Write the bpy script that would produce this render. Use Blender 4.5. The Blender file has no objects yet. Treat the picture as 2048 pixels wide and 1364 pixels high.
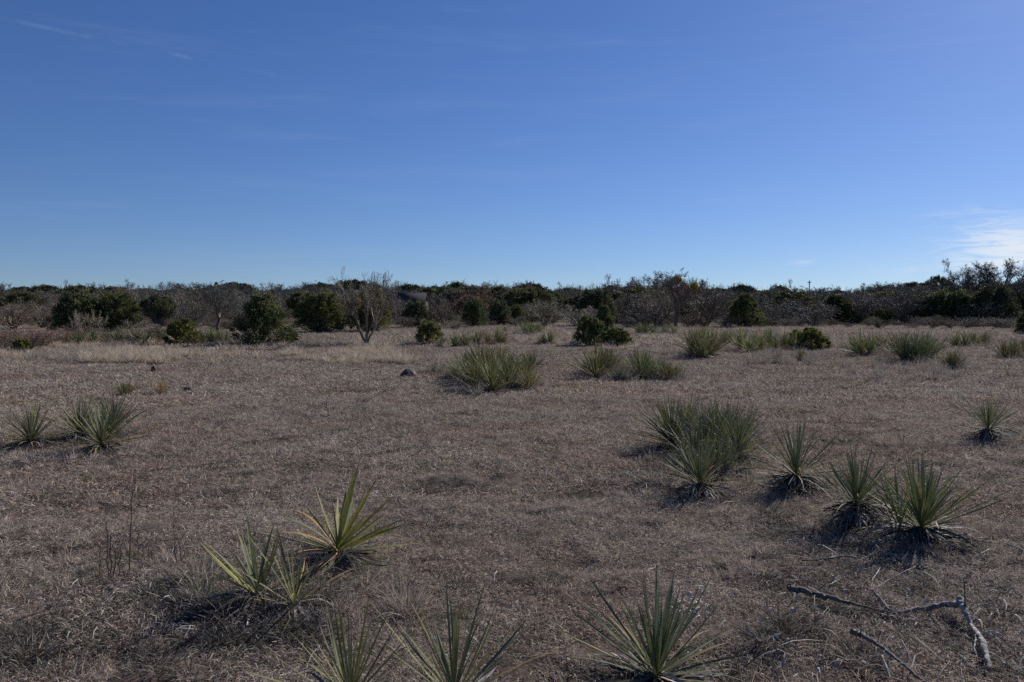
import bpy, math, random
import numpy as np
from mathutils import Vector, Matrix

SEED = 11
rng = np.random.default_rng(SEED)
random.seed(SEED)
sc = bpy.context.scene
col = sc.collection
R = math.radians

# ------------------------------------------------------------------ camera
F = 1576.0            # focal length in pixels of the 2048-wide photograph
EYE = 1.6
PITCH = math.atan(64 / F)
cam_d = bpy.data.cameras.new("camera"); cam = bpy.data.objects.new("camera", cam_d); col.objects.link(cam)
cam.location = (0, 0, EYE); cam.rotation_euler = (R(90) - PITCH, 0, 0)
cam_d.sensor_width = 36; cam_d.lens = 36 * F / 2048; cam_d.clip_start = 0.05; cam_d.clip_end = 6000
sc.camera = cam

# ------------------------------------------------------------------ light
SUN_EL, SUN_AZ = 31, 41      # degrees above the horizon, degrees right of the view
S = Vector((math.sin(R(SUN_AZ)) * math.cos(R(SUN_EL)), math.cos(R(SUN_AZ)) * math.cos(R(SUN_EL)), math.sin(R(SUN_EL))))
sun_d = bpy.data.lights.new("sun", 'SUN'); sun = bpy.data.objects.new("sun", sun_d); col.objects.link(sun)
sun_d.energy = 5.0; sun_d.angle = R(0.53); sun_d.color = (1.0, 0.95, 0.9)
sun.rotation_euler = S.to_track_quat('Z', 'Y').to_euler(); sun.location = (30, 30, 40)
sc.view_settings.view_transform = 'Standard'; sc.view_settings.look = 'None'
sc.view_settings.exposure = 0.08; sc.view_settings.gamma = 1; sc.view_settings.use_curve_mapping = False
SKY_STRENGTH = 0.060
sc.cycles.use_denoising = False
sc.cycles.max_bounces = 6; sc.cycles.transparent_max_bounces = 8
sc.cycles.diffuse_bounces = 3; sc.cycles.glossy_bounces = 2; sc.cycles.transmission_bounces = 3

def direction(px, py):
    """direction from the camera through a pixel of the photograph"""
    x, y = (px - 1024) / F, -(py - 682) / F
    c, s = math.cos(PITCH), math.sin(PITCH)
    return Vector((x, c + y * s, -s + y * c))

world = bpy.data.worlds.new("World"); sc.world = world; world.use_nodes = True
wt = world.node_tree; wt.nodes.clear()
def N(t, kind, **kw):
    n = t.nodes.new(kind)
    for k, v in kw.items():
        if k.startswith('i_'):
            n.inputs[k[2:].replace('_', ' ')].default_value = v
        else:
            setattr(n, k, v)
    return n
def MATH(t, op, a, b=None, c=None, clamp=False):
    n = t.nodes.new('ShaderNodeMath'); n.operation = op; n.use_clamp = clamp
    for i, v in enumerate((a, b, c)):
        if v is None: continue
        if isinstance(v, (int, float)): n.inputs[i].default_value = v
        else: t.links.new(v, n.inputs[i])
    return n.outputs[0]
def VDOT(t, a, vec):
    n = t.nodes.new('ShaderNodeVectorMath'); n.operation = 'DOT_PRODUCT'
    t.links.new(a, n.inputs[0]); n.inputs[1].default_value = vec
    return n.outputs['Value']
def SMOOTH(t, v, lo, hi, a=0.0, b=1.0):
    n = t.nodes.new('ShaderNodeMapRange'); n.interpolation_type = 'SMOOTHSTEP'
    t.links.new(v, n.inputs['Value'])
    n.inputs['From Min'].default_value = lo; n.inputs['From Max'].default_value = hi
    n.inputs['To Min'].default_value = a; n.inputs['To Max'].default_value = b
    return n.outputs['Result']
sky = N(wt, 'ShaderNodeTexSky', sky_type='NISHITA', sun_disc=False)
sky.sun_elevation = R(SUN_EL); sky.sun_rotation = R(SUN_AZ); sky.altitude = 300
sky.air_density = 1.0; sky.dust_density = 0.22; sky.ozone_density = 3.0
tc = N(wt, 'ShaderNodeTexCoord')
D = tc.outputs['Generated']
hsv = N(wt, 'ShaderNodeHueSaturation', i_Hue=0.505, i_Saturation=1.08, i_Value=1.0)
lift = N(wt, 'ShaderNodeVectorMath', operation='ADD'); lift.inputs[1].default_value = (0, 0, 0.03)   # look past the dusty lowest air
wt.links.new(D, lift.inputs[0]); wt.links.new(lift.outputs[0], sky.inputs[0])
wb = N(wt, 'ShaderNodeVectorMath', operation='MULTIPLY'); wb.inputs[1].default_value = (0.90, 1.04, 1.34)   # cool daylight balance
wt.links.new(sky.outputs[0], wb.inputs[0]); wt.links.new(wb.outputs[0], hsv.inputs['Color'])
# thin high cloud: stretched noise
mp = N(wt, 'ShaderNodeMapping'); mp.inputs['Scale'].default_value = (1.6, 1.6, 15)
wt.links.new(D, mp.inputs['Vector'])
nz = N(wt, 'ShaderNodeTexNoise', i_Scale=2.3, i_Detail=7, i_Roughness=0.62, i_Distortion=0.5)
wt.links.new(mp.outputs[0], nz.inputs['Vector'])
cirrus = SMOOTH(wt, nz.outputs['Fac'], 0.50, 0.80, 0, 0.035)
# a bank of cirrus low over the right of the field
mp2 = N(wt, 'ShaderNodeMapping'); mp2.inputs['Scale'].default_value = (7, 7, 42); mp2.inputs['Rotation'].default_value = (0, 0.10, 0)
wt.links.new(D, mp2.inputs['Vector'])
nz2 = N(wt, 'ShaderNodeTexNoise', i_Scale=2.6, i_Detail=9, i_Roughness=0.66, i_Distortion=1.3)
wt.links.new(mp2.outputs[0], nz2.inputs['Vector'])
def blob(px, py, wx, wz, lo, hi, amp):
    d = direction(px, py).normalized()
    side = Vector((d.y, -d.x, 0)).normalized(); up = side.cross(d)
    a = MATH(wt, 'MULTIPLY', VDOT(wt, D, side), 1 / wx); b = MATH(wt, 'MULTIPLY', VDOT(wt, D, up), 1 / wz)
    r2 = MATH(wt, 'ADD', MATH(wt, 'MULTIPLY', a, a), MATH(wt, 'MULTIPLY', b, b))
    # only the half of the sky that holds the cloud
    g = MATH(wt, 'MULTIPLY', MATH(wt, 'EXPONENT', MATH(wt, 'MULTIPLY', r2, -1)), MATH(wt, 'GREATER_THAN', VDOT(wt, D, d), 0))
    n = SMOOTH(wt, MATH(wt, 'ADD', nz2.outputs['Fac'], MATH(wt, 'MULTIPLY', g, 0.22)), lo, hi)
    return MATH(wt, 'MULTIPLY', MATH(wt, 'MULTIPLY', g, n), amp)
cloud = blob(2035, 492, 0.066, 0.030, 0.44, 0.74, 0.85)
cloud = MATH(wt, 'ADD', cloud, blob(1995, 535, 0.10, 0.012, 0.40, 0.85, 0.30))
cloud = MATH(wt, 'ADD', cloud, blob(1925, 428, 0.035, 0.006, 0.48, 0.82, 0.22))
cloud = MATH(wt, 'ADD', cloud, blob(1605, 525, 0.02, 0.004, 0.5, 0.8, 0.22))
# contrail
d1, d2 = direction(30, 42).normalized(), direction(560, 153).normalized()
n12 = d1.cross(d2).normalized(); along = (d2 - d1).normalized(); mid = ((d1 + d2) / 2)
off = MATH(wt, 'ABSOLUTE', VDOT(wt, D, n12))
core = SMOOTH(wt, off, 0.0002, 0.0034, 1, 0)
t_al = MATH(wt, 'SUBTRACT', VDOT(wt, D, along), mid.dot(along))
ext = SMOOTH(wt, MATH(wt, 'ABSOLUTE', t_al), 0.10, 0.17, 1, 0)
front = MATH(wt, 'GREATER_THAN', VDOT(wt, D, mid), 0.5)
nz3 = N(wt, 'ShaderNodeTexNoise', i_Scale=26.0, i_Detail=4, i_Roughness=0.6)
wt.links.new(D, nz3.inputs['Vector'])
brk = SMOOTH(wt, nz3.outputs['Fac'], 0.45, 0.66, 0.02, 1)
trail = MATH(wt, 'MULTIPLY', MATH(wt, 'MULTIPLY', core, ext), MATH(wt, 'MULTIPLY', MATH(wt, 'MULTIPLY', brk, front), 0.045))
tot = MATH(wt, 'ADD', MATH(wt, 'ADD', cirrus, cloud), trail, clamp=True)
mix = N(wt, 'ShaderNodeMixRGB'); mix.inputs['Color2'].default_value = (12.6, 13.4, 14.4, 1)
wt.links.new(tot, mix.inputs['Fac']); wt.links.new(hsv.outputs[0], mix.inputs['Color1'])
bg = N(wt, 'ShaderNodeBackground', i_Strength=SKY_STRENGTH)
wt.links.new(mix.outputs[0], bg.inputs['Color'])
wo = N(wt, 'ShaderNodeOutputWorld'); wt.links.new(bg.outputs[0], wo.inputs['Surface'])

# ------------------------------------------------------------------ helpers
def hash2(ix, iy, s):
    h = (ix.astype(np.int64) * 374761393 + iy.astype(np.int64) * 668265263 + s * 2147483647) & 0xFFFFFFFF
    h = ((h ^ (h >> 13)) * 1274126177) & 0xFFFFFFFF
    h = h ^ (h >> 16)
    return (h & 0xFFFFFF) / float(0xFFFFFF)
def vnoise(x, y, s=0):
    x = np.asarray(x, float); y = np.asarray(y, float)
    ix, iy = np.floor(x), np.floor(y); fx, fy = x - ix, y - iy
    fx = fx * fx * (3 - 2 * fx); fy = fy * fy * (3 - 2 * fy)
    a, b = hash2(ix, iy, s), hash2(ix + 1, iy, s); c, d = hash2(ix, iy + 1, s), hash2(ix + 1, iy + 1, s)
    return (a + (b - a) * fx) * (1 - fy) + (c + (d - c) * fx) * fy * 1.0
def height(x, y):
    x = np.asarray(x, float); y = np.asarray(y, float)
    d = np.hypot(x, y)
    near = np.clip(1.25 - d / 24, 0.0, 1)
    h = 0.20 * (vnoise(x / 19, y / 19, 1) - 0.5) * np.clip(d / 15, 0, 1)
    h += 0.07 * (vnoise(x / 3.1, y / 3.1, 2) - 0.5)
    h += 0.075 * (vnoise(x / 0.62 + 5, y / 0.62, 3) - 0.5) * near
    h += 0.065 * (vnoise(x / 0.23, y / 0.17, 4) - 0.5) * near
    return h
def hz(x, y): return float(height(x, y))
def at(px, py, dz=0.0):
    """ground point seen at a pixel of the photograph"""
    r = direction(px, py); t = -EYE / r.z
    p = Vector((r.x * t, r.y * t, 0)); p.z = hz(p.x, p.y) + dz
    return p
def at_d(px, dist):
    r = direction(px, 618)
    x, y = r.x / r.y * dist, dist
    return Vector((x, y, hz(x, y)))

def tagged(o, label=None, cat=None, group=None, kind=None):
    if label: o['label'] = label
    if cat: o['category'] = cat
    if group: o['group'] = group
    if kind: o['kind'] = kind
    return o
def empty(name, loc, label, cat, group=None, rz=0.0):
    o = bpy.data.objects.new(name, None); col.objects.link(o); o.location = loc; o.rotation_euler = (0, 0, rz)
    o.empty_display_size = 0.1
    return tagged(o, label, cat, group)
def link(name, me, parent=None, loc=None, matrix=None, color=None):
    o = bpy.data.objects.new(name, me); col.objects.link(o)
    if parent: o.parent = parent
    if loc is not None: o.location = loc
    if matrix is not None: o.matrix_local = matrix
    if color: o.color = (*color, 1)
    return o

class Geo:
    """collects vertices, faces and a colour per vertex; builds one mesh"""
    def __init__(s): s.v, s.q, s.t, s.c, s.n = [], [], [], [], 0
    def add(s, v, quads=None, tris=None, c=None):
        v = np.asarray(v, float).reshape(-1, 3)
        if quads is not None and len(quads): s.q.append(np.asarray(quads).reshape(-1, 4) + s.n)
        if tris is not None and len(tris): s.t.append(np.asarray(tris).reshape(-1, 3) + s.n)
        c = np.ones((len(v), 3)) if c is None else np.broadcast_to(np.asarray(c, float), (len(v), 3))
        s.v.append(v); s.c.append(c); s.n += len(v)
    def verts(s): return np.concatenate(s.v)
    def transform(s, f): s.v = [f(v) for v in s.v]
    def mesh(s, name, mat, smooth=False):
        v = np.concatenate(s.v); c = np.concatenate(s.c)
        q = np.concatenate(s.q) if s.q else np.zeros((0, 4), int); t = np.concatenate(s.t) if s.t else np.zeros((0, 3), int)
        me = bpy.data.meshes.new(name)
        me.vertices.add(len(v)); me.vertices.foreach_set('co', v.astype(np.float32).ravel())
        loops = np.concatenate([q.ravel(), t.ravel()]).astype(np.int32)
        me.loops.add(len(loops)); me.loops.foreach_set('vertex_index', loops)
        me.polygons.add(len(q) + len(t))
        starts = np.concatenate([np.arange(len(q)) * 4, len(q) * 4 + np.arange(len(t)) * 3]).astype(np.int32)
        me.polygons.foreach_set('loop_start', starts)
        me.update(calc_edges=True)
        if smooth: me.polygons.foreach_set('use_smooth', np.ones(len(me.polygons), bool))
        a = me.attributes.new('col', 'FLOAT_COLOR', 'POINT')
        a.data.foreach_set('color', np.concatenate([c, np.ones((len(c), 1))], 1).astype(np.float32).ravel())
        me.materials.append(mat); me.validate()
        return me

def unit(v): return v / np.maximum(np.linalg.norm(v, axis=-1, keepdims=True), 1e-9)
def ribbons(g, P, W, side, c):
    """P n,k,3 centre lines; W n,k widths; side n,k,3; c n,3 or n,k,3"""
    n, k, _ = P.shape
    L = P - side * W[..., None] / 2; Rr = P + side * W[..., None] / 2
    v = np.stack([L, Rr], 2).reshape(-1, 3)
    base = (np.arange(n) * k * 2)[:, None] + (np.arange(k - 1) * 2)[None]
    q = np.stack([base, base + 1, base + 3, base + 2], -1).reshape(-1, 4)
    if c.ndim == 2: c = np.repeat(c[:, None], k, 1)
    g.add(v, quads=q, c=np.repeat(c[:, :, None], 2, 2).reshape(-1, 3))
def tubes(g, P, Rd, m, c):
    n, k, _ = P.shape
    T = unit(np.gradient(P, axis=1)); ref = unit(rng.normal(size=(n, 1, 3)))
    A = unit(np.cross(T, np.broadcast_to(ref, T.shape))); B = np.cross(T, A)
    an = np.arange(m) / m * 2 * math.pi
    v = P[:, :, None] + Rd[:, :, None, None] * (A[:, :, None] * np.cos(an)[None, None, :, None] + B[:, :, None] * np.sin(an)[None, None, :, None])
    i = np.arange(n)[:, None, None] * k * m; j = np.arange(k - 1)[None, :, None] * m; a = np.arange(m)[None, None]; b = (a + 1) % m
    q = np.stack([i + j + a, i + j + b, i + j + m + b, i + j + m + a], -1).reshape(-1, 4)
    if c.ndim == 2: c = np.repeat(c[:, None], k, 1)
    g.add(v.reshape(-1, 3), quads=q, c=np.repeat(c[:, :, None], m, 2).reshape(-1, 3))

# ------------------------------------------------------------------ materials
def material(name, base, rough=0.8, noise=0.25, scale=30, trans=0.0, objcol=False, spec=0.3, bump=0.0, patches=None, rand=0.0):
    """colour = base x vertex colour x object colour x fine noise (some vertex colours hold painted shade)"""
    m = bpy.data.materials.new(name); m.use_nodes = True; t = m.node_tree; t.nodes.clear()
    at_ = N(t, 'ShaderNodeAttribute', attribute_name='col')
    geo = N(t, 'ShaderNodeNewGeometry')
    tcn = N(t, 'ShaderNodeTexCoord')
    nz = N(t, 'ShaderNodeTexNoise', i_Scale=scale, i_Detail=4, i_Roughness=0.6)
    t.links.new(tcn.outputs['Object'], nz.inputs['Vector'])
    f = SMOOTH(t, nz.outputs['Fac'], 0.3, 0.7, 1 - noise, 1 + noise)
    mul = N(t, 'ShaderNodeVectorMath', operation='MULTIPLY'); mul.inputs[1].default_value = base
    t.links.new(at_.outputs['Color'], mul.inputs[0])
    sc_ = N(t, 'ShaderNodeVectorMath', operation='SCALE'); t.links.new(mul.outputs[0], sc_.inputs[0]); t.links.new(f, sc_.inputs['Scale'])
    out = sc_.outputs[0]
    if objcol or rand:
        oi = N(t, 'ShaderNodeObjectInfo')
        if objcol:
            m2 = N(t, 'ShaderNodeVectorMath', operation='MULTIPLY'); t.links.new(out, m2.inputs[0]); t.links.new(oi.outputs['Color'], m2.inputs[1]); out = m2.outputs[0]
        if rand:
            rr = N(t, 'ShaderNodeMapRange'); t.links.new(oi.outputs['Random'], rr.inputs['Value'])
            rr.inputs['To Min'].default_value = 1 - rand; rr.inputs['To Max'].default_value = 1 + rand
            m3 = N(t, 'ShaderNodeVectorMath', operation='SCALE'); t.links.new(out, m3.inputs[0]); t.links.new(rr.outputs[0], m3.inputs['Scale']); out = m3.outputs[0]
    for (psc, lo, hi, colr) in (patches or []):
        pn = N(t, 'ShaderNodeTexNoise', i_Scale=psc, i_Detail=5, i_Roughness=0.65)
        t.links.new(geo.outputs['Position'], pn.inputs['Vector'])
        pf = SMOOTH(t, pn.outputs['Fac'], lo, hi)
        m4 = N(t, 'ShaderNodeMixRGB', blend_type='MULTIPLY'); t.links.new(pf, m4.inputs['Fac']); t.links.new(out, m4.inputs['Color1'])
        m4.inputs['Color2'].default_value = (*colr, 1); out = m4.outputs[0]
    bs = N(t, 'ShaderNodeBsdfPrincipled'); t.links.new(out, bs.inputs['Base Color'])
    bs.inputs['Roughness'].default_value = rough; bs.inputs['Specular IOR Level'].default_value = spec
    if bump:
        bn = N(t, 'ShaderNodeBump', i_Strength=bump, i_Distance=0.02); t.links.new(nz.outputs['Fac'], bn.inputs['Height']); t.links.new(bn.outputs[0], bs.inputs['Normal'])
    o = N(t, 'ShaderNodeOutputMaterial')
    if trans:
        tr = N(t, 'ShaderNodeBsdfTranslucent'); t.links.new(out, tr.inputs['Color'])
        mx = N(t, 'ShaderNodeMixShader'); mx.inputs[0].default_value = trans
        t.links.new(bs.outputs[0], mx.inputs[1]); t.links.new(tr.outputs[0], mx.inputs[2]); t.links.new(mx.outputs[0], o.inputs['Surface'])
    else:
        t.links.new(bs.outputs[0], o.inputs['Surface'])
    return m
GP = [(0.35, 0.42, 0.66, (0.84, 0.76, 0.74)), (1.7, 0.50, 0.68, (0.66, 0.72, 0.64)), (4.5, 0.52, 0.66, (0.70, 0.66, 0.64)), (0.09, 0.45, 0.62, (1.10, 1.06, 1.0))]
M = {
 'soil': material('dry_soil_thatch', (0.115, 0.088, 0.073), 0.95, 0.35, 42, bump=0.7, spec=0.1, patches=GP),
 'grass': material('dry_grass', (1, 1, 1), 0.8, 0.15, 20, trans=0.25, spec=0.12, patches=GP),
 'tall': material('straw_grass', (1, 1, 1), 0.65, 0.15, 20, trans=0.3, spec=0.35),
 'leaf': material('yucca_leaf', (1, 1, 1), 0.68, 0.2, 14, trans=0.12, spec=0.16, objcol=True),
 'dead': material('dead_yucca_leaf', (1, 1, 1), 0.8, 0.3, 25, spec=0.2, objcol=True),
 'bark': material('grey_bark', (1, 1, 1), 0.85, 0.3, 6, spec=0.2, objcol=True),
 'twig': material('bare_twigs', (1, 1, 1), 0.7, 0.2, 3, spec=0.3, objcol=True),
 'juniper': material('juniper_foliage', (1, 1, 1), 0.65, 0.25, 4, trans=0.28, spec=0.25, objcol=True),
 'wood': material('weathered_wood', (1, 1, 1), 0.8, 0.45, 38, spec=0.25, bump=1.0, objcol=True),
 'stone': material('pale_stone', (1, 1, 1), 0.85, 0.3, 60, spec=0.2, bump=0.5),
 'shed': material('dark_metal_sheet', (0.036, 0.034, 0.042), 0.95, 0.1, 1.5),
 'pole': material('pole_wood', (0.12, 0.10, 0.09), 0.85, 0.2, 6),
}

# ------------------------------------------------------------------ ground
def build_ground():
    na, nr = 720, 620
    r = np.concatenate([np.geomspace(1.2, 60, 520), np.geomspace(60, 4000, 101)[1:]]); nr = len(r)
    a = np.linspace(-R(58), R(58), na)
    A, Rr = np.meshgrid(a, r)
    X, Y = np.sin(A) * Rr, np.cos(A) * Rr
    Z = height(X, Y)
    v = np.stack([X, Y, Z], -1).reshape(-1, 3)
    i = np.arange(nr - 1)[:, None] * na + np.arange(na - 1)[None]
    q = np.stack([i, i + 1, i + na + 1, i + na], -1).reshape(-1, 4)
    g = Geo(); g.add(v, quads=q)
    # the same ground behind and under the camera, coarser, closing the sheet
    rb = np.concatenate([[0.0], np.geomspace(1.2, 4000, 60)])
    ab = np.linspace(R(58), R(302), 120)
    A, Rb = np.meshgrid(ab, rb); X, Y = np.sin(A) * Rb, np.cos(A) * Rb
    nb = 120; i = np.arange(len(rb) - 1)[:, None] * nb + np.arange(nb - 1)[None]
    q = np.stack([i, i + 1, i + nb + 1, i + nb], -1).reshape(-1, 4)
    g.add(np.stack([X, Y, height(X, Y)], -1).reshape(-1, 3), quads=q)
    af = np.linspace(-R(58), R(58), 60); ring = np.stack([np.sin(af) * 1.2, np.cos(af) * 1.2, height(np.sin(af) * 1.2, np.cos(af) * 1.2)], -1)
    g.add(np.concatenate([[[0, 0, hz(0, 0)]], ring]), tris=[(0, k + 1, k + 2) for k in range(59)])
    o = link('ground', g.mesh('ground', M['soil'], smooth=True)); o['kind'] = 'structure'
build_ground()

# ------------------------------------------------------------------ scattered cover (stuff)
GRASS = np.array([[0.955, 1.0, 0.985]]) * np.array([(0.50, 0.392, 0.325), (0.59, 0.49, 0.41), (0.78, 0.70, 0.58), (0.18, 0.132, 0.108), (0.30, 0.28, 0.20), (0.45, 0.31, 0.245)])
def pick(n, pal, p):
    c = pal[rng.choice(len(pal), n, p=p)]
    return c * rng.uniform(0.6, 1.3, (n, 1))
def turf_tile(size, n, lmin, lmax, w, up):
    """a patch of short curled dry blades, lying and leaning every way"""
    g = Geo(); k = 4
    # blades gather in small clumps
    nc = int(size * size * 60) + 6
    cc = rng.uniform(-size / 2, size / 2, (nc, 2)); ci = rng.integers(0, nc, n)
    p0 = cc[ci] + rng.normal(size=(n, 2)) * 0.045 * (size / 0.8) ** 0.5
    loose = rng.random(n) < 0.45; p0[loose] = rng.uniform(-size / 2, size / 2, (loose.sum(), 2))
    z0 = rng.uniform(-0.006, 0.02, n)
    L = rng.uniform(lmin, lmax, n); az = rng.uniform(0, 2 * math.pi, n); el = np.abs(rng.normal(0.15, up, n)) + 0.05
    wig = rng.random(n) ** 2 * 0.75
    P = np.zeros((n, k, 3)); P[:, 0, :2] = p0; P[:, 0, 2] = z0
    for j in range(1, k):
        d = np.stack([np.cos(az) * np.cos(el), np.sin(az) * np.cos(el), np.sin(el)], -1)
        P[:, j] = P[:, j - 1] + d * (L / (k - 1))[:, None]
        az += rng.normal(0, 1, n) * wig; el -= rng.uniform(0.0, 0.6, n)
    P[:, :, 2] = np.maximum(P[:, :, 2], -0.004 + rng.uniform(0, 0.012, (n, 1)))
    T = unit(np.gradient(P, axis=1)); side = unit(np.cross(T, unit(rng.normal(size=(n, 1, 3)) * (0.5, 0.5, 0.2) + np.array([0, 0, 1]))))
    W = w * rng.uniform(0.6, 1.5, (n, 1)) * np.array([0.9, 1, 0.8, 0.25])[None]
    ribbons(g, P, W, side, pick(n, GRASS, [0.38, 0.2, 0.07, 0.17, 0.08, 0.10]))
    return g.mesh('turf_patch', M['grass'])
def tuft(n, lmin, lmax, w, spread, pal, lean=0.25, base_r=0.05):
    g = Geo(); k = 5
    az = rng.uniform(0, 2 * math.pi, n); rr = base_r * np.sqrt(rng.random(n))
    P = np.zeros((n, k, 3)); P[:, 0, 0] = np.cos(az) * rr; P[:, 0, 1] = np.sin(az) * rr
    el = R(90) - np.abs(rng.normal(spread, lean, n)); L = rng.uniform(lmin, lmax, n); az = az + rng.normal(0, 0.7, n)
    for j in range(1, k):
        d = np.stack([np.cos(az) * np.cos(el), np.sin(az) * np.cos(el), np.sin(el)], -1)
        P[:, j] = P[:, j - 1] + d * (L / (k - 1))[:, None]
        el -= rng.uniform(0, 0.35, n); az += rng.normal(0, 0.15, n)
    T = unit(np.gradient(P, axis=1)); side = unit(np.cross(T, unit(rng.normal(size=(n, 1, 3)))))
    W = w * rng.uniform(0.6, 1.4, (n, 1)) * np.array([1, 1, 0.8, 0.55, 0.15])[None]
    ribbons(g, P, W, side, pick(n, pal, None))
    return g.mesh('grass_tuft', M['tall'])

def scatter(name, label, cat, meshes, pts, rot, scl, tilt=0.12):
    """one object: copies of a few patches set on points of the ground"""
    n = len(pts)
    me = bpy.data.meshes.new(name + '_points'); me.vertices.add(n); me.vertices.foreach_set('co', np.asarray(pts, np.float32).ravel())
    def attr(nm, ty, key, arr): a = me.attributes.new(nm, ty, 'POINT'); a.data.foreach_set(key, arr)
    rv = np.stack([rng.normal(0, tilt, n), rng.normal(0, tilt, n), rot], -1).astype(np.float32)
    attr('rv', 'FLOAT_VECTOR', 'vector', rv.ravel())
    scl = np.asarray(scl, np.float32); scl = scl if scl.ndim == 2 else np.repeat(scl[:, None], 3, 1)
    attr('sv', 'FLOAT_VECTOR', 'vector', scl.ravel().astype(np.float32))
    attr('idx', 'INT', 'value', rng.integers(0, len(meshes), n).astype(np.int32))
    o = link(name, me); tagged(o, label, cat, None, 'stuff')
    ng = bpy.data.node_groups.new(name, 'GeometryNodeTree')
    ng.interface.new_socket('Geometry', in_out='INPUT', socket_type='NodeSocketGeometry')
    ng.interface.new_socket('Geometry', in_out='OUTPUT', socket_type='NodeSocketGeometry')
    gi, go = ng.nodes.new('NodeGroupInput'), ng.nodes.new('NodeGroupOutput')
    iop = ng.nodes.new('GeometryNodeInstanceOnPoints'); join = ng.nodes.new('GeometryNodeJoinGeometry')
    for m in meshes:
        ob = bpy.data.objects.new(name + '_source', m)
        oi = ng.nodes.new('GeometryNodeObjectInfo'); oi.inputs['Object'].default_value = ob; oi.inputs['As Instance'].default_value = True
        ng.links.new(oi.outputs['Geometry'], join.inputs[0])
    def named(nm, ty):
        a = ng.nodes.new('GeometryNodeInputNamedAttribute'); a.data_type = ty; a.inputs['Name'].default_value = nm; return a.outputs['Attribute']
    ng.links.new(gi.outputs[0], iop.inputs['Points']); ng.links.new(join.outputs[0], iop.inputs['Instance'])
    iop.inputs['Pick Instance'].default_value = True
    ng.links.new(named('idx', 'INT'), iop.inputs['Instance Index'])
    e2r = ng.nodes.new('FunctionNodeEulerToRotation'); ng.links.new(named('rv', 'FLOAT_VECTOR'), e2r.inputs[0]); ng.links.new(e2r.outputs[0], iop.inputs['Rotation'])
    ng.links.new(named('sv', 'FLOAT_VECTOR'), iop.inputs['Scale'])
    ng.links.new(iop.outputs[0], go.inputs[0])
    md = o.modifiers.new('scatter', 'NODES'); md.node_group = ng
    return o
def wedge(r0, r1, step, half=R(44), jitter=0.5):
    """jittered points over the wedge of ground in view"""
    xs = np.arange(-r1, r1, step); ys = np.arange(0, r1, step)
    X, Y = np.meshgrid(xs, ys); X = X + rng.uniform(-jitter, jitter, X.shape) * step; Y = Y + rng.uniform(-jitter, jitter, X.shape) * step
    d = np.hypot(X, Y); m = (d >= r0) & (d < r1) & (np.abs(np.arctan2(X, Y)) < half)
    X, Y = X[m], Y[m]
    return np.stack([X, Y, height(X, Y)], -1)

fine = [turf_tile(0.8, 2600, 0.015, 0.06, 0.0024, 0.45) for _ in range(5)]
p = wedge(1.6, 7, 0.42, R(50)); n = len(p)
scatter('dry_turf', 'short curled brown winter grass covering the nearest ground', 'grass', fine, p, rng.uniform(0, 6.28, n), rng.uniform(0.8, 1.15, n), 0.02)
fine2 = [turf_tile(1.0, 2300, 0.025, 0.085, 0.0040, 0.45) for _ in range(5)]
p = wedge(7, 15, 0.52, R(48)); n = len(p)
scatter('matted_turf', 'matted brown winter grass beyond the nearest ground', 'grass', fine2, p, rng.uniform(0, 6.28, n), rng.uniform(0.8, 1.15, n), 0.02)
midt = [turf_tile(1.6, 2000, 0.04, 0.13, 0.0075, 0.45) for _ in range(4)]
p = wedge(15, 34, 0.85, R(44)); n = len(p)
scatter('field_turf', 'short pinkish brown grass over the middle of the field', 'grass', midt, p, rng.uniform(0, 6.28, n), rng.uniform(0.8, 1.2, n), 0.015)
fart = [turf_tile(4.0, 4200, 0.10, 0.26, 0.016, 0.45) for _ in range(3)]
p = wedge(34, 110, 2.6, R(41)); n = len(p)
scatter('far_turf', 'paler dry grass running back to the edge of the scrub', 'grass', fart, p, rng.uniform(0, 6.28, n), rng.uniform(0.8, 1.2, n), 0.01)

STRAW = np.array([(0.58, 0.485, 0.35), (0.47, 0.385, 0.29), (0.64, 0.55, 0.42), (0.38, 0.30, 0.235)])
GREY = np.array([(0.33, 0.28, 0.24), (0.24, 0.195, 0.17), (0.40, 0.35, 0.30), (0.27, 0.25, 0.19)])
straw = [tuft(110, 0.14, 0.42, 0.007, 0.35, STRAW, 0.3, 0.10) for _ in range(4)]
greyt = [tuft(110, 0.14, 0.45, 0.007, 0.35, GREY, 0.3, 0.10) for _ in range(4)]
def px_points(boxes, per):
    out = []
    for (x0, x1, y0, y1, k) in boxes:
        for _ in range(int(k * per)):
            q = at(rng.uniform(x0, x1), y0 + (y1 - y0) * rng.random() ** 0.8)
            if vnoise(q.x / 2.4, q.y / 2.4, 9) * .6 + vnoise(q.x / .7, q.y / .7, 10) * .4 > 0.47: out.append(q[:])
    return np.array(out)
p = px_points([(-60, 640, 694, 722, 200), (170, 430, 698, 728, 230), (440, 900, 668, 722, 120), (650, 830, 698, 726, 120), (880, 1180, 650, 690, 120), (1180, 1360, 672, 705, 60),
               (1330, 2100, 650, 672, 200), (-20, 340, 690, 700, 80), (1080, 1160, 640, 700, 20)], 1.6); n = len(p)
scatter('straw_grass', 'pale straw-coloured bunch grass in front of the scrub', 'grass', straw, p, rng.uniform(0, 6.28, n), rng.uniform(0.5, 1.1, n), 0.1)
p = px_points([(60, 220, 700, 726, 60), (-60, 700, 655, 692, 300), (680, 1120, 650, 672, 200), (1200, 2100, 646, 664, 300), (1500, 1700, 700, 730, 60), (1560, 2100, 700, 760, 60), (1640, 2080, 660, 700, 120)], 1.4); n = len(p)
scatter('grey_grass', 'grey brown weathered bunch grass in drifts across the field', 'grass', greyt, p, rng.uniform(0, 6.28, n), rng.uniform(0.5, 1.0, n), 0.1)
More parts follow.
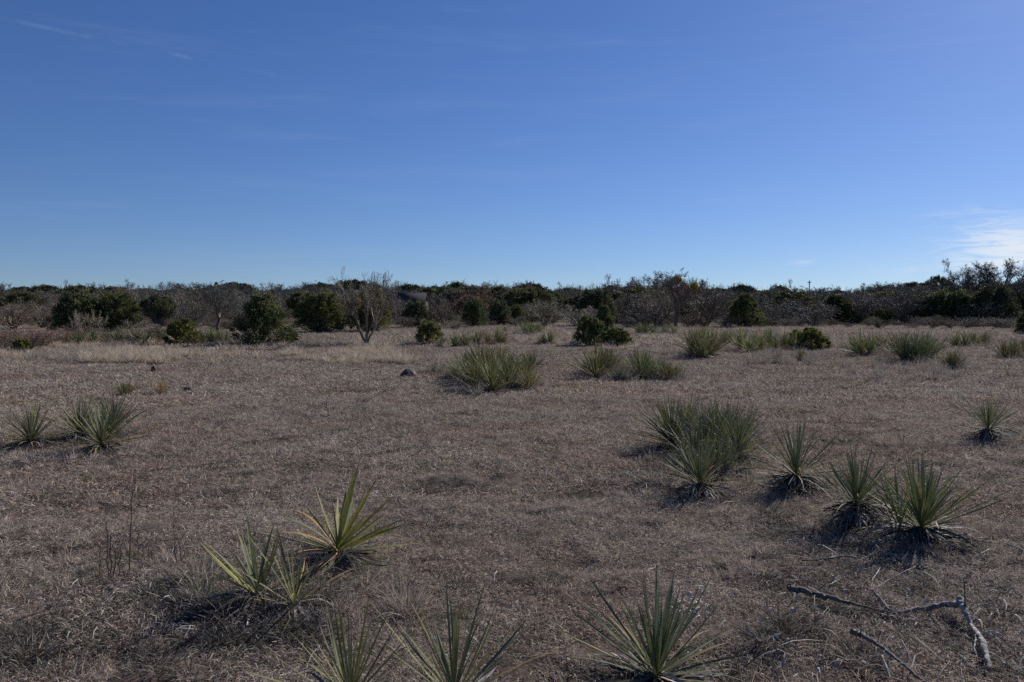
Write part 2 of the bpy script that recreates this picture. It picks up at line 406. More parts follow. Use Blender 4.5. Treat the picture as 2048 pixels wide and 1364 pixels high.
# little tufts and stray long straws of the near field
small = [tuft(110, 0.02, 0.075, 0.0022, 0.85, GRASS[[0, 0, 0, 1, 1, 3, 5]], 0.4, 0.055) for _ in range(6)]
def clumpy(r0, r1, step, seed, thr, half=R(48)):
    p = wedge(r0, r1, step, half)
    q = vnoise(p[:, 0] / 0.9, p[:, 1] / 0.7, seed) * 0.4 + vnoise(p[:, 0] / 0.32, p[:, 1] / 0.26, seed + 1) * 0.6
    return p[q > thr], q[q > thr]
p, q = clumpy(1.8, 8.5, 0.115, 12, 0.45); n = len(p)
scatter('grass_tufts', 'small matted tufts standing out of the near turf', 'grass', small, p, rng.uniform(0, 6.28, n), rng.uniform(0.6, 1.2, n) * (0.7 + (q - .45) * 1.6), 0.25)
small2 = [tuft(90, 0.03, 0.095, 0.0036, 0.85, GRASS[[0, 0, 1, 1, 3, 5]], 0.4, 0.075) for _ in range(5)]
p, q = clumpy(8.5, 17, 0.18, 15, 0.46); n = len(p)
scatter('matted_tufts', 'matted tufts with dark gaps between them, beyond the near turf', 'grass', small2, p, rng.uniform(0, 6.28, n), rng.uniform(0.6, 1.2, n) * (0.75 + (q - .45) * 1.6), 0.25)
SHADE_THATCH = np.array([(0.06, 0.05, 0.043), (0.095, 0.08, 0.068), (0.13, 0.125, 0.095), (0.26, 0.23, 0.20)])  # thatch tones taken near black, painting the shade of small hollows
dark = [tuft(110, 0.03, 0.10, 0.003, 1.1, SHADE_THATCH, 0.4, 0.07) for _ in range(4)]
pts = wedge(1.8, 14, 0.21, R(48)); q = vnoise(pts[:, 0] / 0.8 + 3, pts[:, 1] / 0.45, 21) * 0.55 + vnoise(pts[:, 0] / 0.25, pts[:, 1] / 0.16, 22) * 0.45
p = pts[q > 0.585]; n = len(p)
ex = []   # extra dark thatch, painting shade under the yuccas among other spots
for (x0, x1, y0, y1, k) in [(100, 480, 1140, 1260, 110), (400, 660, 1200, 1290, 110), (1230, 1480, 930, 1010, 50), (1520, 1900, 990, 1080, 60), (1500, 2060, 1110, 1360, 120), (0, 240, 1240, 1340, 40), (420, 470, 988, 1000, 14), (20, 270, 890, 930, 30), (1900, 2048, 870, 910, 24), (1640, 1920, 1050, 1110, 40)]:
    for _ in range(k):
        e = at(rng.uniform(x0, x1), rng.uniform(y0, y1)); ex.append(e[:])
p = np.concatenate([p, np.array(ex)]); n = len(p)
scatter('shade_thatch', 'thatch coloured dark as shade in hollows of the near turf', 'grass', dark, p, rng.uniform(0, 6.28, n), rng.uniform(0.6, 1.4, n), 0.1)
midtuft = [tuft(70, 0.04, 0.11, 0.0055, 0.9, GRASS[[0, 0, 1, 3, 5]], 0.4, 0.09) for _ in range(4)]
p = wedge(16, 42, 0.50, R(42)); p = p[vnoise(p[:, 0] / 1.6, p[:, 1] / 1.6, 31) * 0.6 + vnoise(p[:, 0] / 0.5, p[:, 1] / 0.5, 32) * 0.4 > 0.44]; n = len(p)
scatter('turf_tufts', 'low tufts roughening the turf of the middle field', 'grass', midtuft, p, rng.uniform(0, 6.28, n), rng.uniform(0.5, 1.5, n), 0.2)
middark = [tuft(60, 0.05, 0.12, 0.007, 1.15, SHADE_THATCH, 0.4, 0.12) for _ in range(3)]  # same dark tones paint hollow shade farther out
pts = wedge(12, 40, 0.5, R(42)); q = vnoise(pts[:, 0] / 1.4 + 3, pts[:, 1] / 1.1, 41) * 0.55 + vnoise(pts[:, 0] / 0.5, pts[:, 1] / 0.5, 42) * 0.45
p = pts[q > 0.57]; n = len(p)
scatter('field_shade_thatch', 'thatch coloured dark as the shade of hollows in the middle field', 'grass', middark, p, rng.uniform(0, 6.28, n), rng.uniform(0.6, 1.5, n), 0.1)

# ------------------------------------------------------------------ yuccas
NS = 8
def leaf_template(bend, twist, w_over_l, droop=0.0):
    """dagger leaf of length 1 along +Z, channelled, opening towards -Y (the axis side)"""
    s = np.linspace(0, 1, NS); prof = np.interp(s, [0, .08, .3, .55, .8, .93, 1], [.75, .7, .95, 1.0, .62, .28, 0.02])
    y = bend * s ** 2; z = s - 0.35 * abs(bend) * s ** 2; z = z - droop * s ** 3; y = y + droop * 0.6 * s ** 3
    w = prof * w_over_l / 2; a = twist * s
    V = []; C = []
    for i in range(NS):
        ca, sa = math.cos(a[i]), math.sin(a[i])
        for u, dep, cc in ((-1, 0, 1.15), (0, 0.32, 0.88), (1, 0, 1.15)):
            lx, ly = u * w[i], dep * w[i]
            V.append((lx * ca - ly * sa, y[i] + lx * sa + ly * ca, z[i]))
            tip = max(0, (s[i] - 0.88) / 0.12)
            base = max(0, 1 - s[i] / 0.12)
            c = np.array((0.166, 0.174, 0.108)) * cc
            c = c * (1 - tip) + np.array((0.20, 0.13, 0.09)) * tip
            c = c * (1 - 0.55 * base) + np.array((0.40, 0.40, 0.25)) * 0.55 * base
            C.append(c)
    q = []
    for i in range(NS - 1):
        b = i * 3; q += [(b, b + 1, b + 4, b + 3), (b + 1, b + 2, b + 5, b + 4)]
    return np.array(V), np.array(q), np.array(C)
LEAVES = [leaf_template(b, t, 1.0, d) for b, t, d in ((0.02, 0.3, 0), (0.08, -0.4, 0), (-0.05, 0.5, 0), (0.14, 0.25, 0.04), (-0.09, -0.3, 0), (0.05, 0.9, 0.02), (0.2, -0.2, 0.10), (0.0, -0.7, 0))]
LEAF_MESH = []
for V, q, C in LEAVES:
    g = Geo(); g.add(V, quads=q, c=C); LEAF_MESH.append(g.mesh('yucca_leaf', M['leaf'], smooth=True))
TINTS = [(1, 1, 1), (0.85, 0.95, 0.85), (1.1, 1.05, 0.85), (0.9, 1, 1.05), (1.25, 1.2, 0.8), (1.5, 1.35, 0.7), (0.75, 0.82, 0.75)]
def leaf_matrices(n, L, W, spread, lean, rnd, rs, squash=1.0):
    """leaf frames of a rosette, the inner ones upright and the outer ones spread"""
    out = []
    for i in range(n):
        u = (i + 0.5) / n
        th = (0.05 + spread * (1 - u) ** 0.72) + rs.normal(0, 0.13)
        ph = i * 2.39996 + rs.normal(0, 0.25)
        l = L * (0.74 + 0.30 * (1 - u) ** 0.5) * rs.uniform(0.66, 1.14)
        z = Vector((math.sin(th) * math.cos(ph) + lean[0], math.sin(th) * math.sin(ph) + lean[1], math.cos(th))).normalized()
        outw = Vector((math.cos(ph), math.sin(ph), 0))
        y = (outw - z * outw.dot(z))
        if y.length < 1e-3: y = Vector((0, 1, 0))
        y.normalize(); x = y.cross(z)
        w = W * rs.uniform(0.75, 1.2)
        m = Matrix((( x.x * w, y.x * l * 1.0, z.x * l), (x.y * w, y.y * l, z.y * l), (x.z * w, y.z * l, z.z * l)))
        # the channel depth follows the width, the bend follows the length
        b = outw * (0.012 * (1 - u)) ; b.z = 0.05 * u * (L / 0.5)
        out.append((m, b, th))
    return out
# leaf templates are 1 wide: their y holds both bend (per length) and channel depth (per width); build them with width ratio in x only
def make_leaf_meshes(ratio):
    ms = []
    for b, t, d in ((0.02, 0.3, 0), (0.08, -0.4, 0), (-0.05, 0.5, 0), (0.14, 0.25, 0.04), (-0.09, -0.3, 0), (0.05, 0.9, 0.02), (0.2, -0.2, 0.10), (0.0, -0.7, 0)):
        V, q, C = leaf_template(b, t, ratio, d)
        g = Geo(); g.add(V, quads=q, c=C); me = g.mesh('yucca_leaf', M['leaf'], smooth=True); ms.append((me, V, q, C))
    return ms
NARROW, WIDE = make_leaf_meshes(0.022), make_leaf_meshes(0.044)
MIDW = make_leaf_meshes(0.029)
FARW = make_leaf_meshes(0.027)

DEAD_SHADE_PAL = np.array([(0.16, 0.14, 0.13), (0.10, 0.085, 0.08), (0.44, 0.40, 0.36), (0.055, 0.048, 0.047)])  # dead-leaf greys, darkened to paint the shade beneath the heads
def skirt_geo(n, hgt, L, rs_seed, w=0.014, flat=0.0):
    """dead leaves hanging from the stem and lying out over the ground"""
    g = Geo(); k = 5
    az = rng.uniform(0, 2 * math.pi, n); z0 = hgt * rng.uniform(0.1, 1.05, n); r0 = 0.025
    P = np.zeros((n, k, 3)); P[:, 0] = np.stack([np.cos(az) * r0, np.sin(az) * r0, z0], -1)
    el = rng.uniform(-0.9, 0.25, n); Ln = L * rng.uniform(0.5, 1.05, n)
    for j in range(1, k):
        d = np.stack([np.cos(az) * np.cos(el), np.sin(az) * np.cos(el), np.sin(el)], -1)
        P[:, j] = P[:, j - 1] + d * (Ln / (k - 1))[:, None]
        el -= rng.uniform(0.0, 0.45, n); az += rng.normal(0, 0.12, n)
        fl = 0.012 + 0.03 * rng.random(n); below = P[:, j, 2] < fl
        P[below, j, 2] = fl[below]; el[below] = 0.02
    T = unit(np.gradient(P, axis=1)); side = unit(np.cross(T, unit(rng.normal(size=(n, 1, 3)) * 0.4 + np.array([0, 0, 1]))))
    W = w * rng.uniform(0.6, 1.3, (n, 1)) * np.array([1, 1.1, 1, 0.7, 0.15])[None]
    ribbons(g, P, W, side, pick(n, DEAD_SHADE_PAL, [0.3, 0.32, 0.10, 0.28]))
    return g
SKIRTS = {}
# the same skirt mesh serves several plants
def skirt_mesh(key, *a, **k):
    if key not in SKIRTS: SKIRTS[key] = skirt_geo(*a, **k).mesh('dead_leaves', M['dead'])
    return SKIRTS[key]
def stem_mesh(h, r):
    g = Geo(); P = np.zeros((1, 5, 3)); P[0, :, 2] = np.linspace(-0.05, h, 5)
    tubes(g, P, r * np.array([[1.2, 1.1, 1, 1, 0.7]]), 8, np.array([(0.13, 0.11, 0.095)]))
    return g.mesh('yucca_stem', M['bark'], smooth=True)
STEM = {h: stem_mesh(h, 0.028) for h in (0.02, 0.08, 0.15, 0.22)}

YBASE = []
YG = 'yuccas growing across the dry field'
def rosette_leaves(parent, n, L, kind, spread, lean, tint, seed, name='leaf', dz=0.0, yellow=0.1):
    n = int(n * 1.3)
    rs = np.random.default_rng(seed)
    ms = {'n': NARROW, 'w': WIDE, 'm': MIDW}[kind]
    for (m, b, th) in leaf_matrices(n, L, L, spread, lean, 0, rs):
        if th > 1.25: v = rs.choice([3, 6, 1, 5])
        else: v = rs.choice([0, 1, 2, 4, 5, 7])
        me = ms[v][0]
        M4 = m.to_4x4(); M4.translation = b + Vector((0, 0, dz))
        t = TINTS[rs.integers(0, 5)] if rs.random() > yellow else TINTS[5]
        if rs.random() < 0.1: t = TINTS[6]
        if rs.random() < 0.08: v = 6; me = ms[6][0]
        if th > 1.0 and rs.random() < 0.3: t = (1.75, 1.15, 0.95); v = int(rs.choice([3, 6])); me = ms[v][0]
        f = rs.uniform(0.85, 1.15)
        link(name, me, parent, matrix=M4, color=[t[i] * tint[i] * f for i in range(3)])

def yucca(px, py, L, n, label, kind='n', spread=1.25, lean=(0, 0), tint=(1, 1, 1), stem=0.02, skirt=40, seed=0, skirt_l=0.3, yellow=0.1):
    """single-headed yucca: leaf by leaf, over a skirt of dead ones"""
    b = at(px, py); YBASE.append((b.x, b.y, L))
    t = empty('yucca', b, label, 'yucca', YG)
    rosette_leaves(t, n, L, kind, spread, lean, tint, 100 + seed, yellow=yellow, dz=stem)
    if skirt:
        link('dead_leaf_skirt', skirt_mesh((round(stem, 2), skirt, round(skirt_l, 2), seed % 3), int(skirt * 3.4), stem + 0.03, skirt_l * 1.15, 0), t)['kind'] = 'stuff'
    link('stem', STEM[min(STEM, key=lambda h: abs(h - stem))], t)
    return t
def yucca_clump(px, py, heads, label, seed=0):
    """several heads on one root: clump > rosette > leaf. heads: px, py, L, n, kind, spread, lean, stem"""
    b = at(px, py)
    t = empty('yucca_clump', b, label, 'yucca', YG)
    for i, (hx, hy, L, n, kind, spread, lean, stem) in enumerate(heads):
        p = at(hx, hy) - b; YBASE.append((p.x + b.x, p.y + b.y, L))
        r = link('rosette', STEM[min(STEM, key=lambda h: abs(h - stem))], t, loc=p)
        rosette_leaves(r, n, L, kind, spread, lean, (1, 1, 1), 500 + seed * 20 + i, dz=stem)
        link('dead_leaf_skirt', skirt_mesh((round(stem, 2), 46, 0.3, i % 3), 170, stem + 0.03, 0.36, 0), r)['kind'] = 'stuff'
    return t

# nearest plants, bottom of the photograph
yucca(1312, 1366, 0.50, 70, 'spiky grey-green yucca with a full fan of leaves, alone at the bottom edge', 'm', 1.35, (0.02, 0), (0.92, 0.98, 0.95), 0.04, 44, 1, yellow=0.04)
yucca(908, 1412, 0.50, 40, 'open yucca cut by the bottom edge, overlapping a second one on its left', 'n', 1.05, (0.05, 0), (1, 1, 0.95), 0.02, 24, 2)
yucca(700, 1428, 0.46, 36, 'thin-leaved yucca cut by the bottom edge, left of a fuller one', 'n', 1.0, (0.03, 0), (1, 0.97, 0.9), 0.02, 20, 3)
yucca(676, 1118, 0.60, 36, 'broad-leaved yellow-green yucca with some bright yellow blades, behind a pair of sparse ones', 'w', 1.6, (0.22, 0), (1.15, 1.12, 0.8), 0.02, 26, 4, yellow=0.22)
yucca(515, 1212, 0.46, 17, 'sparse yucca with a few stiff upright leaves above a shade-dark heap of dead ones', 'w', 1.1, (-0.08, 0), (1.05, 1.08, 0.9), 0.05, 60, 5, 0.34, yellow=0.12)
yucca(590, 1222, 0.45, 26, 'wispy yucca with leaves drooping right, beside a stiffer sparse one', 'n', 1.3, (0.18, 0), (1.1, 1.02, 0.8), 0.02, 44, 6)
yucca(408, 1215, 0.19, 9, 'tiny yucca seedling left of a sparse yucca with dead leaves', 'w', 0.8, (0, 0), (1, 1.05, 0.9), 0.0, 0, 7)
yucca(382, 1172, 0.14, 7, 'tiny upright yucca seedling between dry weeds and a sparse yucca', 'w', 0.7, (0, 0), (1, 1.05, 0.9), 0.0, 0, 8)
yucca(815, 1222, 0.12, 6, 'tiny three-pronged seedling above the yuccas at the bottom edge', 'w', 0.8, (0, 0), (0.9, 0.9, 0.8), 0.0, 0, 9)
# left middle
yucca(62, 893, 0.50, 84, 'round tidy yucca at the left edge of the field', 'm', 1.4, (0, 0), (1.05, 1.05, 1.0), 0.06, 40, 10)
yucca_clump(185, 902, [(204, 905, 0.55, 88, 'm', 1.45, (0.03, 0), 0.08), (162, 880, 0.56, 84, 'n', 1.35, (-0.05, 0), 0.08), (226, 874, 0.54, 76, 'n', 1.3, (0.05, 0), 0.08)],
            'dense three-headed yucca clump right of the round one at the left edge', 1)
# right middle
yucca_clump(1400, 930, [(1346, 893, 0.68, 120, 'n', 1.25, (-0.14, 0), 0.08), (1372, 884, 0.60, 90, 'n', 1.2, (-0.03, 0), 0.08), (1455, 892, 0.60, 90, 'n', 1.2, (0.05, 0), 0.08), (1408, 896, 0.62, 90, 'n', 1.2, (0, 0), 0.08), (1376, 950, 0.44, 60, 'n', 1.2, (-0.1, 0), 0.02), (1450, 945, 0.46, 66, 'n', 1.25, (0.12, 0), 0.02), (1400, 985, 0.50, 90, 'n', 1.3, (-0.02, 0), 0.08), (1430, 905, 0.66, 100, 'n', 1.2, (0.04, 0), 0.08), (1474, 918, 0.62, 100, 'n', 1.25, (0.12, 0), 0.08),
                        (1388, 925, 0.58, 76, 'n', 1.25, (0, 0), 0.08), (1425, 950, 0.44, 60, 'n', 1.1, (0.05, 0), 0.05)],
            'largest near clump of yuccas, several heads over dead leaves coloured dark as shade', 2)
yucca(1592, 978, 0.58, 80, 'full round yucca between the large clump and three dark-skirted ones', 'n', 1.3, (0, 0), (0.95, 1, 0.95), 0.1, 60, 12)
yucca(1712, 1052, 0.53, 80, 'yucca held up on a short trunk over hanging dead leaves coloured black as shade', 'n', 1.2, (0, 0), (0.88, 0.95, 0.9), 0.16, 90, 13, 0.26)
yucca(1776, 1010, 0.30, 22, 'small yellowish yucca tucked behind two larger ones', 'm', 1.1, (0, 0), (1.15, 1.1, 0.8), 0.03, 30, 14)
yucca(1842, 1080, 0.60, 72, 'wide dark green yucca above long spread dead leaves, rightmost of its row', 'm', 1.35, (0.06, 0), (0.95, 1.02, 0.85), 0.07, 90, 15, 0.42)
yucca(1800, 1070, 0.46, 26, 'narrow upright yucca pressed against the left of the wide dark one', 'n', 0.9, (-0.06, 0), (0.9, 0.98, 0.85), 0.05, 40, 16)
yucca(1976, 880, 0.50, 76, 'lone yucca on a skirt coloured dark as shade near the right edge', 'n', 1.3, (0, 0), (0.95, 1.03, 0.9), 0.13, 80, 17, 0.34)
yucca(1806, 895, 0.24, 9, 'small sparse upright yucca in open turf near the right edge', 'n', 0.7, (0, 0), (0.9, 1, 0.8), 0.0, 0, 18)
yucca(1304, 966, 0.24, 14, 'small grey yucca at the left foot of the large clump', 'n', 0.9, (0, 0), (1, 1, 1), 0.0, 8, 19)
yucca(1496, 975, 0.24, 12, 'small upright yucca just right of the large clump', 'n', 0.6, (0, 0), (0.9, 1, 0.8), 0.0, 8, 20)

# farther clumps: whole rosettes
def rosette_mesh(n, spread, seed, ratio_set, L=1.0):
    rs = np.random.default_rng(seed); g = Geo()
    for (m, b, th) in leaf_matrices(n, L, L, spread, (rs.normal(0, .05), rs.normal(0, .05)), 0, rs):
        me, V, q, C = ratio_set[rs.integers(0, 8)]
        A = np.array(m)
        t = np.array(TINTS[rs.integers(0, 6)]) * rs.uniform(0.7, 1.35)
        if th > .8 and rs.random() < .3: t = np.array((1.9, 1.45, 1.3))
        g.add(V @ A.T + np.array(b), quads=q, c=C * t)
    n2 = int(n * 0.6); s = skirt_geo(n2, 0.1, 0.5, 0, w=0.022)  # dark dead leaves also shade the rosette's base by colour
    g.add(s.verts(), quads=np.concatenate(s.q), c=np.concatenate(s.c))
    return g.mesh('yucca_rosette', M['leaf'], smooth=True)
ROS = [rosette_mesh(int(n * 1.5), s, i, FARW) for i, (n, s) in enumerate(((70, 0.95), (58, 1.15), (64, 0.85), (46, 1.0), (74, 1.1)))]
def far_clump(heads, label, tint=(1, 1, 1), name='yucca_clump'):
    """heads: px, py, leaf length in metres"""
    b = at(heads[0][0], heads[0][1])
    t = empty(name, b, label, 'yucca', YG)
    for i, (hx, hy, L) in enumerate(heads):
        p = at(hx, hy) - b
        L = L * 1.18
        if L > .4: YBASE.append((p.x + b.x, p.y + b.y, L))
        o = link('rosette', ROS[int(rng.integers(0, 5))], t, loc=p, color=[tint[k] * (1.10, 1.04, 1.04)[k] * rng.uniform(0.88, 1.12) for k in range(3)])
        o.rotation_euler = (rng.normal(0, 0.06), rng.normal(0, 0.06), rng.uniform(0, 6.28)); o.scale = (L, L, L * rng.uniform(0.9, 1.1))
    return t
TG = (0.95, 1.0, 0.88)
far_clump([(948, 772, .68), (985, 775, .80), (1020, 768, .72), (1045, 762, .55), (918, 752, .55), (935, 745, .68), (965, 742, .86), (1000, 748, .75), (1038, 752, .55), (975, 760, .78), (1012, 758, .7), (950, 757, .7)],
          'big pale-leaved yucca clump in the middle of the field', TG)
far_clump([(908, 755, .4)], 'small pale yucca at the left foot of the big middle clump', (1.35, 1.35, 1.1), 'yucca')
far_clump([(1062, 737, .52), (1050, 733, .45)], 'small two-headed yucca behind the right end of the big middle clump', TG)
far_clump([(1058, 770, .42)], 'low yellow-green yucca at the right foot of the big middle clump', (1.25, 1.2, .9), 'yucca')
far_clump([(870, 743, .40)], 'wispy lone yucca left of the big middle clump', (1.0, .9, .8), 'yucca')
far_clump([(885, 695, .62), (908, 696, .62), (930, 695, .7), (955, 692, .7), (975, 692, .7), (995, 690, .72), (1008, 690, .6)],
          'long low row of yuccas just behind the big middle clump', (1.0, 1.08, .95))
far_clump([(1048, 671, .8), (1062, 672, .8), (1075, 670, .8)], 'low dense clump at the mouth of the path into the scrub', (.95, 1.02, .95))
far_clump([(1085, 690, .6), (1100, 690, .65)], 'small yucca pair left of the path, behind the middle clumps', (1.05, 1.05, .9))
far_clump([(1192, 752, .82), (1205, 745, .7), (1218, 742, .6), (1180, 742, .6)], 'tall clump with a dark left side, in front of the small dark juniper', TG)
far_clump([(1240, 756, .38), (1232, 750, .4)], 'lowest of the yuccas right of the path, over a dark heap', (.9, .95, 1.0))
far_clump([(1283, 752, .62), (1292, 748, .6), (1272, 745, .62), (1305, 748, .5)], 'loose pale clump between a tall clump and a low spreading one', TG)
far_clump([(1338, 755, .48), (1325, 752, .5), (1350, 752, .4)], 'low spreading clump ending the row right of the path', TG)
far_clump([(1385, 712, 1.0), (1405, 714, 1.0), (1420, 710, .95), (1395, 706, 1.0), (1430, 703, .8)], 'tall rounded clump casting a dark shadow on its left', (1.1, 1.15, .95))
far_clump([(1500, 704, .85), (1480, 700, .9), (1520, 700, .7), (1515, 695, .8)], 'ragged open clump right of the tall rounded one', (1.2, 1.2, 1.05))
far_clump([(1550, 702, .7), (1570, 700, .72), (1590, 700, .72), (1540, 697, .8)], 'low clump beside the yellow-green juniper bush', (1.1, 1.15, 1.0))
far_clump([(1600, 722, .45), (1555, 724, .35)], 'dull low grey yuccas in front of the yellow-green juniper bush', (.9, .85, .85))
far_clump([(1722, 713, .85), (1740, 712, .9), (1760, 708, .85), (1708, 708, .6)], 'rounded dark-green clump left of a wide spiky one', (1.0, 1.08, .9))
far_clump([(1808, 724, .95), (1830, 724, .98), (1850, 722, .9), (1868, 718, .8), (1790, 716, .8)], 'wide spiky clump with long pale leaves leaning left', TG)
far_clump([(1902, 738, .55), (1910, 738, .5)], 'small spiky yucca standing before the right-hand clumps', TG)
far_clump([(1912, 696, .75), (1930, 696, .75), (1950, 694, .7), (1968, 692, .65)], 'dark low clump behind the small spiky yucca', (.95, 1.02, .95))
far_clump([(2012, 718, .65), (2028, 716, .7), (2042, 713, .65)], 'clump cut by the right edge of the photograph', (1.0, 1.05, .9))
far_clump([(1278, 672, .8), (1290, 672, .85), (1305, 671, .75)], 'pale clump right behind the dark juniper beside the path', TG)
far_clump([(1330, 671, .7), (1345, 671, .7)], 'small pale pair under the large bare tree with mistletoe', TG)
far_clump([(1450, 690, .6), (1462, 688, .65)], 'small faint pair behind the gap of the right-hand row', (.95, 1, .85))
far_clump([(218, 690, .75), (235, 691, .7), (255, 690, .75), (275, 690, .72), (295, 689, .7), (315, 689, .72), (325, 688, .65)], 'long low yucca thicket under the bare mesquites on the left', (1.0, 1.05, 1.0))
far_clump([(388, 690, .7), (402, 690, .75), (420, 690, .72), (438, 690, .7), (452, 689, .65)], 'low grey-green yucca thicket between two junipers on the left', (.95, 1.02, .95))
far_clump([(130, 695, .6), (160, 695, .62), (185, 694, .7), (95, 696, .55)], 'faint low yuccas in reddish brush near the left edge', (.9, .92, .8))
far_clump([(246, 788, .27), (258, 786, .22)], 'small pair of yellowing yucca sprigs, left of another sprig', (1.2, 1.0, .95))
far_clump([(322, 786, .3)], 'small yellowing yucca sprig standing alone in open turf on the left', (1.6, 1.25, .95), 'yucca')
far_clump([(1010, 668, .5)], 'tiny dull yucca in pale grass behind the long row', (.9, .9, .8), 'yucca')

pp = []
for (x, y, L) in YBASE:
    for _ in range(9 if y < 14 else 3):
        a = rng.uniform(0, 6.28); r = L * rng.uniform(.15, 1.0); pp.append((x + math.cos(a) * r, y + math.sin(a) * r, hz(x + math.cos(a) * r, y + math.sin(a) * r)))
pp = np.array(pp); far_ = pp[:, 1] > 14
bunch_n = [tuft(46, 0.06, 0.22, 0.0028, 0.45, np.concatenate([GREY, STRAW[:2]]), 0.3, 0.05) for _ in range(4)]
p = pp[~far_]; n = len(p)
scatter('bunch_grass', 'thin dry bunch grass growing up through the near yuccas', 'grass', bunch_n, p, rng.uniform(0, 6.28, n), rng.uniform(0.5, 1.2, n), 0.15)
p = pp[far_]; n = len(p)
scatter('clump_grass', 'dry grass growing through the farther yucca clumps', 'grass', greyt, p, rng.uniform(0, 6.28, n), rng.uniform(0.5, 1.1, n), 0.15)

# ------------------------------------------------------------------ trees
BARK = np.array([(0.225, 0.21, 0.165), (0.275, 0.26, 0.21), (0.17, 0.16, 0.125)])
def grow(P, Rd, L, nchild, t0, ang, lf, rf, k, wob, up, rs):
    """children of the polylines P: start along the parent, turn away by ang"""
    n = len(P); kk = P.shape[1]
    idx = np.repeat(np.arange(n), nchild); m = len(idx)
    t = t0 + (1 - t0) * (np.tile(np.arange(nchild), n) + rs.random(m)) / nchild
    f = t * (kk - 1); i0 = np.clip(f.astype(int), 0, kk - 2); fr = (f - i0)[:, None]
    st = P[idx, i0] * (1 - fr) + P[idx, i0 + 1] * fr
    tan = unit(P[idx, i0 + 1] - P[idx, i0]); rad = (Rd[idx, i0] * (1 - fr[:, 0]) + Rd[idx, i0 + 1] * fr[:, 0])
    perp = unit(np.cross(tan, rs.normal(size=(m, 3))))
    a = ang * rs.uniform(0.6, 1.3, m)[:, None]
    d = unit(tan * np.cos(a) + perp * np.sin(a))
    Ln = L[idx] * lf * rs.uniform(0.65, 1.2, m) * (1.15 - 0.4 * t)
    Q = np.zeros((m, k, 3)); Q[:, 0] = st
    for j in range(1, k):
        d = unit(d + rs.normal(0, wob, (m, 3)) + np.array([0, 0, up])); Q[:, j] = Q[:, j - 1] + d * (Ln / (k - 1))[:, None]
    R0 = np.minimum(rad * rf, rad) ; RR = R0[:, None] * np.linspace(1, 0.45, k)[None]
    return Q, RR, Ln
def bare_tree(seed, style):
    rs = np.random.default_rng(seed)
    if style == 'oak':
        P = np.zeros((1, 5, 3)); P[0, :, 2] = np.linspace(0, 0.38, 5); P[0, 1:, :2] += rs.normal(0, 0.012, (4, 2)); Rd = np.array([np.linspace(0.024, 0.019, 5)]); L = np.array([0.5])
        spec = [(6, .45, .85, .95, .62, 7, .17, .05), (5, .25, .75, .65, .6, 6, .2, .06), (5, .2, .8, .6, .6, 5, .2, .03), (5, .15, .8, .58, .65, 4, .2, .0), (5, .1, .8, .6, .8, 3, .2, 0), (2, .2, .7, .6, .8, 3, .2, 0)]
    elif style == 'mesquite':
        n = 4; az = np.arange(n) * 1.9 + rs.random(n); P = np.zeros((n, 6, 3))
        for j in range(1, 6):
            r = 0.02 + 0.30 * (j / 5) ** 1.15; P[:, j] = np.stack([np.cos(az) * r * rs.uniform(.6, 1.1, n), np.sin(az) * r * rs.uniform(.6, 1.1, n), np.full(n, 0.5 * j / 5)], -1) + rs.normal(0, .012, (n, 3))
        Rd = np.repeat(np.linspace(0.020, 0.011, 6)[None], n, 0); L = np.full(n, .5)
        spec = [(5, .35, .55, .75, .65, 6, .13, .10), (5, .25, .6, .62, .6, 5, .15, .08), (5, .2, .7, .6, .6, 4, .18, .05), (5, .15, .7, .55, .75, 3, .2, .03)]
    else:  # scrub: many stems from the ground
        n = 11; az = rs.uniform(0, 6.28, n); sp = rs.uniform(.1, .55, n); P = np.zeros((n, 5, 3))
        for j in range(1, 5):
            r = sp * (j / 4) ** 1.1; P[:, j] = np.stack([np.cos(az) * r, np.sin(az) * r, rs.uniform(.5, .75, n) * (j / 4)], -1) + rs.normal(0, .02, (n, 3))
        P[:, 0, :2] = rs.normal(0, .04, (n, 2)); Rd = np.repeat(np.linspace(0.013, 0.007, 5)[None], n, 0); L = np.full(n, .6)
        spec = [(6, .15, .6, .6, .65, 5, .15, .06), (5, .15, .7, .6, .65, 4, .2, .04), (6, .1, .8, .55, .75, 3, .2, .02)]
    tr, cr = Geo(), Geo()
    tubes(tr, P, Rd, 6, pick(len(P), BARK, None))
    lev = [(P, Rd, L)]
    for i, (nc, t0, ang, lf, rf, k, wob, up) in enumerate(spec):
        P, Rd, L = grow(P, Rd, L, nc, t0, ang, lf, rf, k, wob, up, rs)
        Rd = np.maximum(Rd, 0.0016)
        if i < 2: tubes(tr, P, Rd, 4, pick(len(P), BARK, None))
        elif len(P) < 700: tubes(cr, P, Rd, 3, pick(len(P), BARK, None))
        else:
            T = unit(np.gradient(P, axis=1)); side = unit(np.cross(T, unit(rs.normal(size=(len(P), 1, 3)))))
            ribbons(cr, P, Rd * 2, side, pick(len(P), BARK, None))
    V = np.concatenate([tr.verts(), cr.verts()])
    lo, hi = np.percentile(V[:, :2], 1.5, axis=0), np.percentile(V[:, :2], 98.5, axis=0); zt = np.percentile(V[:, 2], 99.7)
    s = np.array([1 / (hi[0] - lo[0]), 1 / (hi[1] - lo[1]), 1 / zt]); ctr = np.array([(lo[0] + hi[0]) / 2 * 0, 0, 0])
    f = lambda v: (v - ctr) * s * np.array([1, 1, 1])
    tr.transform(f); cr.transform(f)
    def clampz(v): v = v.copy(); v[:, 2] = np.maximum(v[:, 2], 0.0); return v
    cr.transform(clampz)
    return tr.mesh('trunk', M['bark'], smooth=True), cr.mesh('crown', M['twig'])
